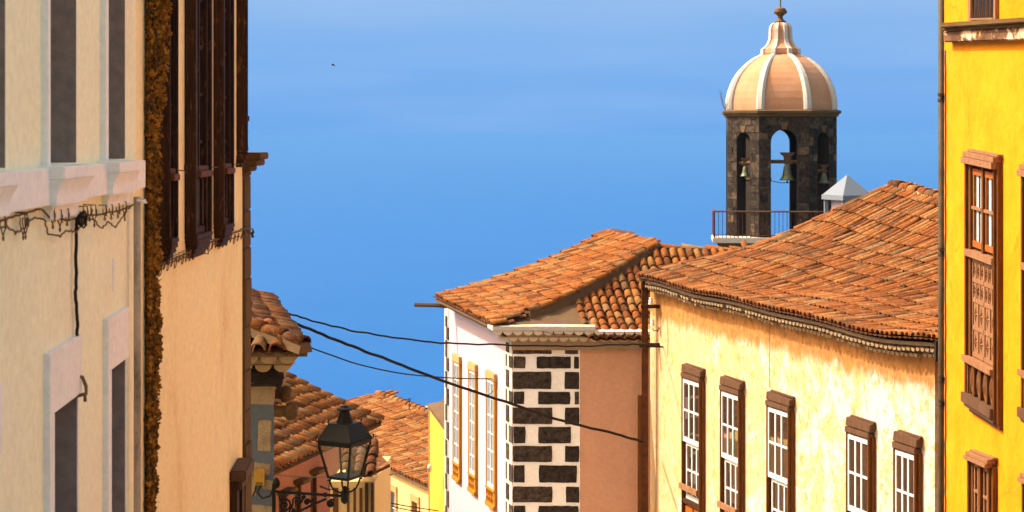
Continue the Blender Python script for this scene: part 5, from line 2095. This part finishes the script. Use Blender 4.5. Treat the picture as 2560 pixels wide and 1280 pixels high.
for i in range(8):
    a, b_, u, n = face_frame(i)
    L = (b_ - a).length
    ia, ib = Vector(inner[i]), Vector(inner[(i + 1) % 8])
    aw = .60 if i % 2 == 0 else .40      # half width of the opening
    sp = SP if i % 2 == 0 else tz(352)
    cm = L / 2
    def fp(x, z, d):
        p = a + u * x - n * d
        return TP(p.x, p.y, z)
    def fin(x, z):
        p = ia + (ib - ia) * (x / L)
        return TP(p.x, p.y, z)
    mb = MB()
    for (x0, x1) in ((0, cm - aw), (cm + aw, L)):
        dl_, dr_ = (0 if x0 == 0 else TT), (TT if x0 == 0 else 0)
        def back(x, z, mitre):
            return fin(x, z) if mitre else fp(x, z, TT)
        pts0 = [fp(x0, Z0, 0), fp(x1, Z0, 0), back(x1, Z0, x0 != 0), back(x0, Z0, x0 == 0)]
        pts1 = [fp(x0, sp, 0), fp(x1, sp, 0), back(x1, sp, x0 != 0), back(x0, sp, x0 == 0)]
        mb.rings([pts0, pts1])
    # arch head made of strips
    NS = 14
    xs = [cm - aw * math.cos(math.pi * k / NS) for k in range(NS + 1)]
    zs2 = [sp + aw * math.sin(math.pi * k / NS) for k in range(NS + 1)]
    allx = [0] + xs + [L]
    allz = [sp] + zs2 + [sp]
    for k in range(len(allx) - 1):
        xa, xb, za, zb = allx[k], allx[k + 1], allz[k], allz[k + 1]
        ba = fin(xa, za) if k == 0 else fp(xa, za, TT)
        bb = fin(xb, zb) if k == len(allx) - 2 else fp(xb, zb, TT)
        ba1 = fin(xa, Z1) if k == 0 else fp(xa, Z1, TT)
        bb1 = fin(xb, Z1) if k == len(allx) - 2 else fp(xb, Z1, TT)
        mb.rings([[fp(xa, za, 0), fp(xb, zb, 0), bb, ba], [fp(xa, Z1, 0), fp(xb, Z1, 0), bb1, ba1]])
    obj('tower_wall', mb, M['towerwall'], tower)
    if i not in (0, 1, 7):
        continue
    z = Z0
    row = 0
    while z < Z1 - .1:
        h = rr.uniform(.30, .42)
        z1 = min(z + h, Z1)
        x = 0.01
        first = True
        while x < L - .05:
            w = rr.uniform(.28, .62)
            if first and row % 2:
                w *= .6
            first = False
            x1 = min(x + w, L - .01)
            if L - x1 < .16:
                x1 = L - .01
            g = .012
            # clip by the opening
            lo, hi = cm - aw, cm + aw
            segs = [(x, x1)]
            if z < sp + aw:
                zz_ = max(z, sp)
                hw_ = aw if z < sp else math.sqrt(max(0, aw * aw - (z - sp) ** 2))
                lo, hi = cm - hw_, cm + hw_
                if z < sp and z1 > sp:
                    pass
                segs = []
                if x < lo:
                    segs.append((x, min(x1, lo)))
                if x1 > hi:
                    segs.append((max(x, hi), x1))
            for (sa, sb) in segs:
                if sb - sa < .08:
                    continue
                e = rr.uniform(.006, .030)
                mb = MB()
                mb.hexa([fp(sa + g, z + g, .02), fp(sb - g, z + g, .02), fp(sb - g, z1 - g, .02), fp(sa + g, z1 - g, .02),
                         fp(sa + g, z + g, -e), fp(sb - g, z + g, -e * .8), fp(sb - g, z1 - g, -e), fp(sa + g, z1 - g, -e * .9)])
                obj('stone', mb, M['towerstone'], tower)
            x = x1
        z = z1
        row += 1
    # keystone
    mb = MB()
    kt = sp + aw
    off = .0
    mb.hexa([fp(cm - .09, kt - .01, .05), fp(cm + .09, kt - .01, .05), fp(cm + .17, kt + .30, .05), fp(cm - .17, kt + .30, .05),
             fp(cm - .09, kt - .01, -.05), fp(cm + .09, kt - .01, -.05), fp(cm + .17, kt + .30, -.05), fp(cm - .17, kt + .30, -.05)])
    obj('keystone', mb, M['finial'] if False else M['capwood'] if False else M['ochre_st'] if False else M['mortar'], tower)
# floor, ceiling and lower shaft
mb = MB()
mb.rings([[TP(x, y, Z0 - 12) for x, y in octa(1.0)], [TP(x, y, Z0 - .02) for x, y in octa(1.0)]])
obj('shaft', mb, M['towerstone'], tower)
mb = MB()
mb.rings([[TP(x, y, Z1 + .0) for x, y in octa(.99)], [TP(x, y, Z1 + .1) for x, y in octa(.99)]])
obj('ceiling', mb, M['towerwall'], tower)
mb = MB()
ks = [(1.0, Z1 + .0), (1.03, Z1 + .04), (1.04, Z1 + .13), (1.075, Z1 + .17), (1.085, Z1 + .27), (1.055, Z1 + .32), (1.0, Z1 + .34)]
mb.rings([[TP(x, y, z) for x, y in octa(k)] for k, z in ks])
obj('cornice', mb, M['towercorn'], tower)
# dome
DB = Z1 + .34
prof_px = [(275, 137), (262, 137), (246, 135.5), (230, 132), (213, 126), (197, 118.5), (184, 110), (171, 99), (159, 86), (149, 72.5), (142, 59), (136, 46)]
Yc = 75.4
dz = lambda py: DB + (275 - py) / FOC * Yc
rings = []
prof = [(r / 140.0, dz(py)) for py, r in prof_px]
mb = MB()
mb.rings([[TP(x, y, z) for x, y in octa(k * .985)] for k, z in prof])
obj('dome', mb, M['dome'], tower)
for i in range(8):
    cx, cy = corners[i]
    c = Vector((cx, cy))
    cd = c.normalized()
    ct = Vector((-cd.y, cd.x))
    mb = MB()
    R_ = []
    for k, z in prof:
        q = c * k
        wv = .185 * (.45 + .55 * k)
        R_.append([TP(*(q + ct * wv - cd * .25), z), TP(*(q + ct * wv - cd * .03), z), TP(*(q + ct * wv * .55 + cd * .065), z + .02), TP(*(q - ct * wv * .55 + cd * .065), z + .02), TP(*(q - ct * wv - cd * .03), z), TP(*(q - ct * wv - cd * .25), z)])
    mb.rings(R_)
    obj('dome_rib', mb, M['white'], tower)
np_ = [(136, 46), (133, 47), (122, 46), (121, 43.5), (116, 37), (108, 31), (98, 27), (85, 26), (74, 26), (65, 24), (59, 20), (57, 15)]
nprof = [(r / 137.0, dz(py)) for py, r in np_]
mb = MB()
mb.rings([[TP(x, y, z) for x, y in octa(k)] for k, z in nprof])
obj('dome_neck', mb, M['dome'], tower)
for i in range(8):
    c = Vector(corners[i])
    cd = c.normalized()
    ct = Vector((-cd.y, cd.x))
    mb = MB()
    R_ = []
    for k, z in nprof:
        q = c * k
        wv = .075 + .05 * (k / .33)
        R_.append([TP(*(q + ct * wv - cd * .1), z), TP(*(q + ct * wv * .8 + cd * .035), z), TP(*(q - ct * wv * .8 + cd * .035), z), TP(*(q - ct * wv - cd * .1), z)])
    mb.rings(R_)
    obj('neck_rib', mb, M['white'], tower)
mb = MB()
c = TP(0, 0, 0)
mb.lathe([(.05, dz(57.5)), (.27, dz(56)), (.27, dz(53)), (.17, dz(50)), (.12, dz(45)), (.12, dz(40)), (.2, dz(36)), (.31, dz(32)), (.32, dz(28)), (.26, dz(25)), (.27, dz(23)), (.2, dz(20)), (.08, dz(18.5)), (.03, dz(17))], (c.x, c.y, 0), 16)
obj('finial', mb, M['finial'], tower, smooth=True)
mb = MB()
mb.tube([TP(0, 0, dz(20)), TP(0, 0, dz(-50))], .035, 6)
mb.tube([TP(-.5, 0, dz(-30)), TP(.5, 0, dz(-30))], .035, 6)
obj('cross', mb, M['finial'], tower)
# bells hang in the openings
def bell(x, y, zt, s, label, beam=None):
    b = thing('church_bell', label, 'bell', TP(x, y, zt - .9 * s))
    mb = MB()
    c = TP(x, y, 0)
    mb.lathe([(.02, zt), (.11 * s, zt - .02 * s), (.17 * s, zt - .1 * s), (.20 * s, zt - .3 * s), (.24 * s, zt - .52 * s), (.32 * s, zt - .70 * s), (.40 * s, zt - .78 * s), (.38 * s, zt - .79 * s), (.30 * s, zt - .7 * s)], (c.x, c.y, 0), 18)
    obj('bell_body', mb, M['bronze'], b, smooth=True)
    mb = MB()
    mb.tube([TP(x, y, zt - .6 * s), TP(x, y, zt - .86 * s)], .03 * s, 6)
    mb.lathe([(.01, zt - .96 * s), (.05 * s, zt - .92 * s), (.05 * s, zt - .87 * s), (.01, zt - .83 * s)], (c.x, c.y, 0), 8)
    obj('clapper', mb, M['bronze'], b)
    mb = MB()
    sh = [(-.12, .0), (.12, .0), (.30, .08), (.16, .24), (.18, .42), (.34, .58), (.36, .66), (-.36, .66), (-.34, .58), (-.18, .42), (-.16, .24), (-.30, .08)]
    mb.rings([[TP(x + a * s, y - .1 * s, zt + b_ * s * .9) for a, b_ in sh], [TP(x + a * s, y + .1 * s, zt + b_ * s * .9) for a, b_ in sh]])
    obj('headstock', mb, M['capwood'], b)
    if beam:
        mb = MB()
        p0, p1 = beam
        mb.tube([TP(*p0), TP(*p1)], .085, 4)
        obj('beam', mb, M['bstone'], b)
zb_ = tz(412)
bell(.16, -2.15, zb_ + .02, .92, 'green bronze bell hanging in the front arch of the tower', ((-.75, -2.15, zb_ + .14), (.75, -2.15, zb_ + .14)))
bell(-1.72, -1.62, tz(410) - .1, .62, 'smaller greenish bell in the left arch of the tower', ((-2.1, -1.3, tz(408)), (-1.2, -2.0, tz(408))))
bell(1.86, -1.86 + .2, tz(432), .62, 'dim bell half hidden in the shaded right arch of the tower', ((1.35, -2.1, tz(430) + .05), (2.2, -1.2, tz(430) + .05)))
bell(-.62, .3, tz(455), .35, 'smallest bell low at the left inside the front arch of the tower', ((-2.2, .3, tz(453)), (-.4, .3, tz(453))))
mb = MB()
mb.tube([TP(-.6, -2.1, tz(452)), TP(-.1, -2.1, tz(458)), TP(.3, -2.1, tz(457)), TP(.7, -2.1, tz(456))], .015, 4)
tag(obj('bell_rope', mb, M['cable']), 'thin rope slung across the front arch under the bell', 'rope')
# gallery with railing
gal = thing('tower_gallery', 'white edged gallery with thin rusty railing round the foot of the belfry', 'balcony', TP(0, 0, Z0 - .25))
def gpts(k):
    return [(-TW - .75, -TW - .35), (TW + .6, -TW - .35), (TW + .6, -.6), (-TW - .75, -.6)]
mb = MB()
mb.rings([[TP(x * .99, y, Z0 - .06) for x, y in gpts(1)], [TP(x, y, Z0 - .02) for x, y in gpts(1)], [TP(x, y, Z0 + .18) for x, y in gpts(1)]])
obj('slab', mb, M['white'], gal, bevel=.02)
mb = MB()
mb.rings([[TP(x * .8, y * .8, Z0 - .7) for x, y in gpts(1)], [TP(x * .95, y * .95, Z0 - .061) for x, y in gpts(1)]])
obj('corbel', mb, M['mortar'], gal)
g4 = [(x * .975, y * .96) for x, y in gpts(1)]
zr = tz(531, 72)
for k in (0, 1, 3):
    p, q = g4[k], g4[(k + 1) % 4]
    mb = MB()
    mb.tube([TP(p[0], p[1], zr), TP(q[0], q[1], zr)], .040, 5)
    obj('handrail', mb, M['capwood'], gal)
    mb = MB()
    n = 34
    for j in range(n + 1):
        t = j / n
        x, y = p[0] + (q[0] - p[0]) * t, p[1] + (q[1] - p[1]) * t
        mb.tube([TP(x, y, Z0 + .18), TP(x, y, zr)], .034 if j in (0, n) else .0125, 4)
    mb.tube([TP(p[0], p[1], Z0 + .30), TP(q[0], q[1], Z0 + .30)], .018, 4)
    obj('railing', mb, M['steel'], gal)

# white pyramid-capped chimney behind the long roof
py_ = 60.0
cap = thing('chimney', 'small white chimney with pyramid cap behind the long tiled roof beside the tower', 'chimney', at(2118, 620, py_))
c = at(2118, 495, py_)
hb = .68
ang = R(24)
def cp(a, b_, z):
    return Vector((c.x + a * math.cos(ang) - b_ * math.sin(ang), c.y + a * math.sin(ang) + b_ * math.cos(ang), z))
mb = MB()
z1 = at(0, 487, py_).z; z0 = at(0, 499, py_).z; za = at(0, 437, py_).z
mb.rings([[cp(a * hb, b_ * hb, z0) for a, b_ in ((-1, -1), (1, -1), (1, 1), (-1, 1))], [cp(a * hb, b_ * hb, z1) for a, b_ in ((-1, -1), (1, -1), (1, 1), (-1, 1))]])
mb.rings([[cp(a * hb * .96, b_ * hb * .96, z1 + .001) for a, b_ in ((-1, -1), (1, -1), (1, 1), (-1, 1))], [cp(a * .01, b_ * .01, za) for a, b_ in ((-1, -1), (1, -1), (1, 1), (-1, 1))]])
M['coolwhite'] = plain('grey_white_render', (0.15, 0.18, 0.225), .8, 0, .05)
obj('pyramid_cap', mb, M['coolwhite'], cap)
for (a, b_) in ((-1, -1), (1, -1), (1, 1), (-1, 1)):
    mb = MB()
    p = cp(a * hb * .82, b_ * hb * .82, 0)
    mb.box((p.x, p.y, z0 - .25), (.14, .14, .5))
    obj('corner_pillar', mb, M['coolwhite'], cap)
mb = MB()
mb.rings([[cp(a * hb * .62, b_ * hb * .62, z0 - 4) for a, b_ in ((-1, -1), (1, -1), (1, 1), (-1, 1))], [cp(a * hb * .62, b_ * hb * .62, z0 - .02) for a, b_ in ((-1, -1), (1, -1), (1, 1), (-1, 1))]])
obj('chimney_body', mb, M['pink'], cap)

# ---------------------------------------------------------------- overhead cables
def cable(name, label, pts, r, mat='cable', jit=.0, n=6):
    """pts: (px, py, Y); smoothed through Catmull-Rom"""
    P3 = [at(*p) for p in pts]
    out = []
    rr_ = random.Random(len(label))
    for i in range(len(P3) - 1):
        p0, p1, p2, p3 = P3[max(i - 1, 0)], P3[i], P3[i + 1], P3[min(i + 2, len(P3) - 1)]
        for k in range(6):
            t = k / 6
            q = .5 * ((2 * p1) + (p2 - p0) * t + (2 * p0 - 5 * p1 + 4 * p2 - p3) * t * t + (3 * p1 - p0 - 3 * p2 + p3) * t ** 3)
            out.append(q + Vector((0, 0, rr_.uniform(-jit, jit))))
    out.append(P3[-1])
    mb = MB()
    mb.tube(out, r, n)
    return mb
def lerpY(pts, xa, Ya, xb, Yb):
    return [(x, y, 1 / (1 / Ya + (1 / Yb - 1 / Ya) * (x - xa) / (xb - xa))) for x, y in pts]
mb = cable('c', 'a', lerpY([(640, 752), (700, 775), (765, 797), (860, 822), (950, 838), (1040, 850), (1120, 858), (1280, 863), (1440, 866), (1540, 862), (1600, 861), (1662, 868)], 640, 31.5, 1662, 36.1), .021, jit=.012)
tag(obj('overhead_cable', mb, M['cable'], smooth=True), 'upper sagging cable from the tiled corner roof to the lower crossarm of the pole', 'cable', 'cables over the street')
mb = cable('c', 'b', lerpY([(650, 762), (716, 797), (806, 836), (897, 872), (988, 906), (1100, 949), (1262, 1004), (1380, 1044), (1447, 1063), (1540, 1085), (1608, 1105)], 650, 31, 1608, 36.2), .033, jit=.010)
tag(obj('overhead_cable', mb, M['cable'], smooth=True), 'thickest cable slanting down past the black stone corner to the pole', 'cable', 'cables over the street')
mb = cable('c', 'c', lerpY([(700, 830), (775, 868), (829, 888), (897, 911), (988, 931), (1060, 940), (1150, 946), (1222, 947), (1236, 948)], 700, 30, 1236, 38.9), .015)
tag(obj('overhead_cable', mb, M['cable'], smooth=True), 'thin cable from under the tiled corner roof to the nearest window of the pink house', 'cable', 'cables over the street')
mb = cable('c', 'd', lerpY([(1230, 948), (1236, 965), (1225, 985), (1200, 985), (1150, 966)], 1150, 38, 1236, 38.9), .008)
tag(obj('overhead_cable', mb, M['cable'], smooth=True), 'slack thin wire tail hanging by the right pink house window', 'cable', 'cables over the street')
mb = cable('c', 'e', lerpY([(686, 1186), (740, 1191), (830, 1193), (930, 1191), (1000, 1183), (1074, 1172)], 686, 30, 1074, 46.5), .014)
tag(obj('overhead_cable', mb, M['wirebrown'], smooth=True), 'faint wire stretched behind the lantern to the bright yellow wall', 'cable', 'cables over the street')
for dy, lb in ((0, 'upper of the two wires below the lamp crossing the far pale house'), (9, 'lower of the two wires below the lamp crossing the far pale house')):
    mb = cable('c', lb, lerpY([(800, 1215 + dy * .2), (868, 1238 + dy * .3), (940, 1250 + dy * .6), (1010, 1264 + dy), (1095, 1277 + dy)], 800, 40, 1095, 46), .016)
    tag(obj('overhead_cable', mb, M['cable'], smooth=True), lb, 'cable', 'cables over the street')
mb = MB()
mb.lathe([(.01, -.12), (.06, -.1), (.06, .05), (.03, .1), (.005, .12)], at(1074, 1170, 46.4), 8)
tag(obj('insulator', mb, M['insul'], smooth=True), 'small white insulator on the edge of the bright yellow wall', 'insulator')
# a bird high over the sea
bd = thing('bird', 'tiny dark bird flying in the empty sky left of centre', 'bird', at(833, 163, 90))
mb = MB()
c = at(833, 163, 90)
mb.rings([[c + Vector((x, r_ * math.cos(a), r_ * math.sin(a) - x * .3)) for a in [k * 1.0472 for k in range(6)]] for x, r_ in ((-.12, .005), (-.06, .03), (.02, .035), (.08, .02), (.12, .004))])
obj('body', mb, M['cable'], bd, smooth=True)
for sg in (-1, 1):
    mb = MB()
    mb.add([c + Vector((-.03, 0, .01)), c + Vector((.05, 0, .01)), c + Vector((.02, .16 * sg, .08)), c + Vector((-.06, .22 * sg, .05)), c + Vector((0, 0, .0))], [(0, 1, 2, 3), (0, 4, 3), (4, 1, 2)])
    obj('wing', mb, M['cable'], bd)
# tuft of weeds on the tower cornice
mb = MB()
rr = random.Random(3)
b0_ = TP(-TW * 1.04, -TH, Z1 + .3)
for k in range(9):
    x = rr.uniform(-.3, .1)
    mb.tube([b0_, b0_ + Vector((x * .5, rr.uniform(-.1, .1), .35 * rr.uniform(.6, 1))), b0_ + Vector((x, rr.uniform(-.2, .2), rr.uniform(.5, 1.1)))], [.012, .009, .005], 4)
tag(obj('weed_tuft', mb, M['vine_core']), 'sparse dry weeds growing from the left cornice of the bell tower', 'weeds')
# aerial on the far roof
mb = MB()
p = at(1023, 1003, 60)
mb.tube([p + Vector((0, 0, -.3)), p + Vector((0, 0, .12))], .02, 5)
mb.tube([p + Vector((-.08, 0, .05)), p + Vector((.1, 0, .1))], .014, 5)
tag(obj('roof_aerial', mb, M['cable']), 'tiny aerial on the ridge of the far tiled house', 'aerial')
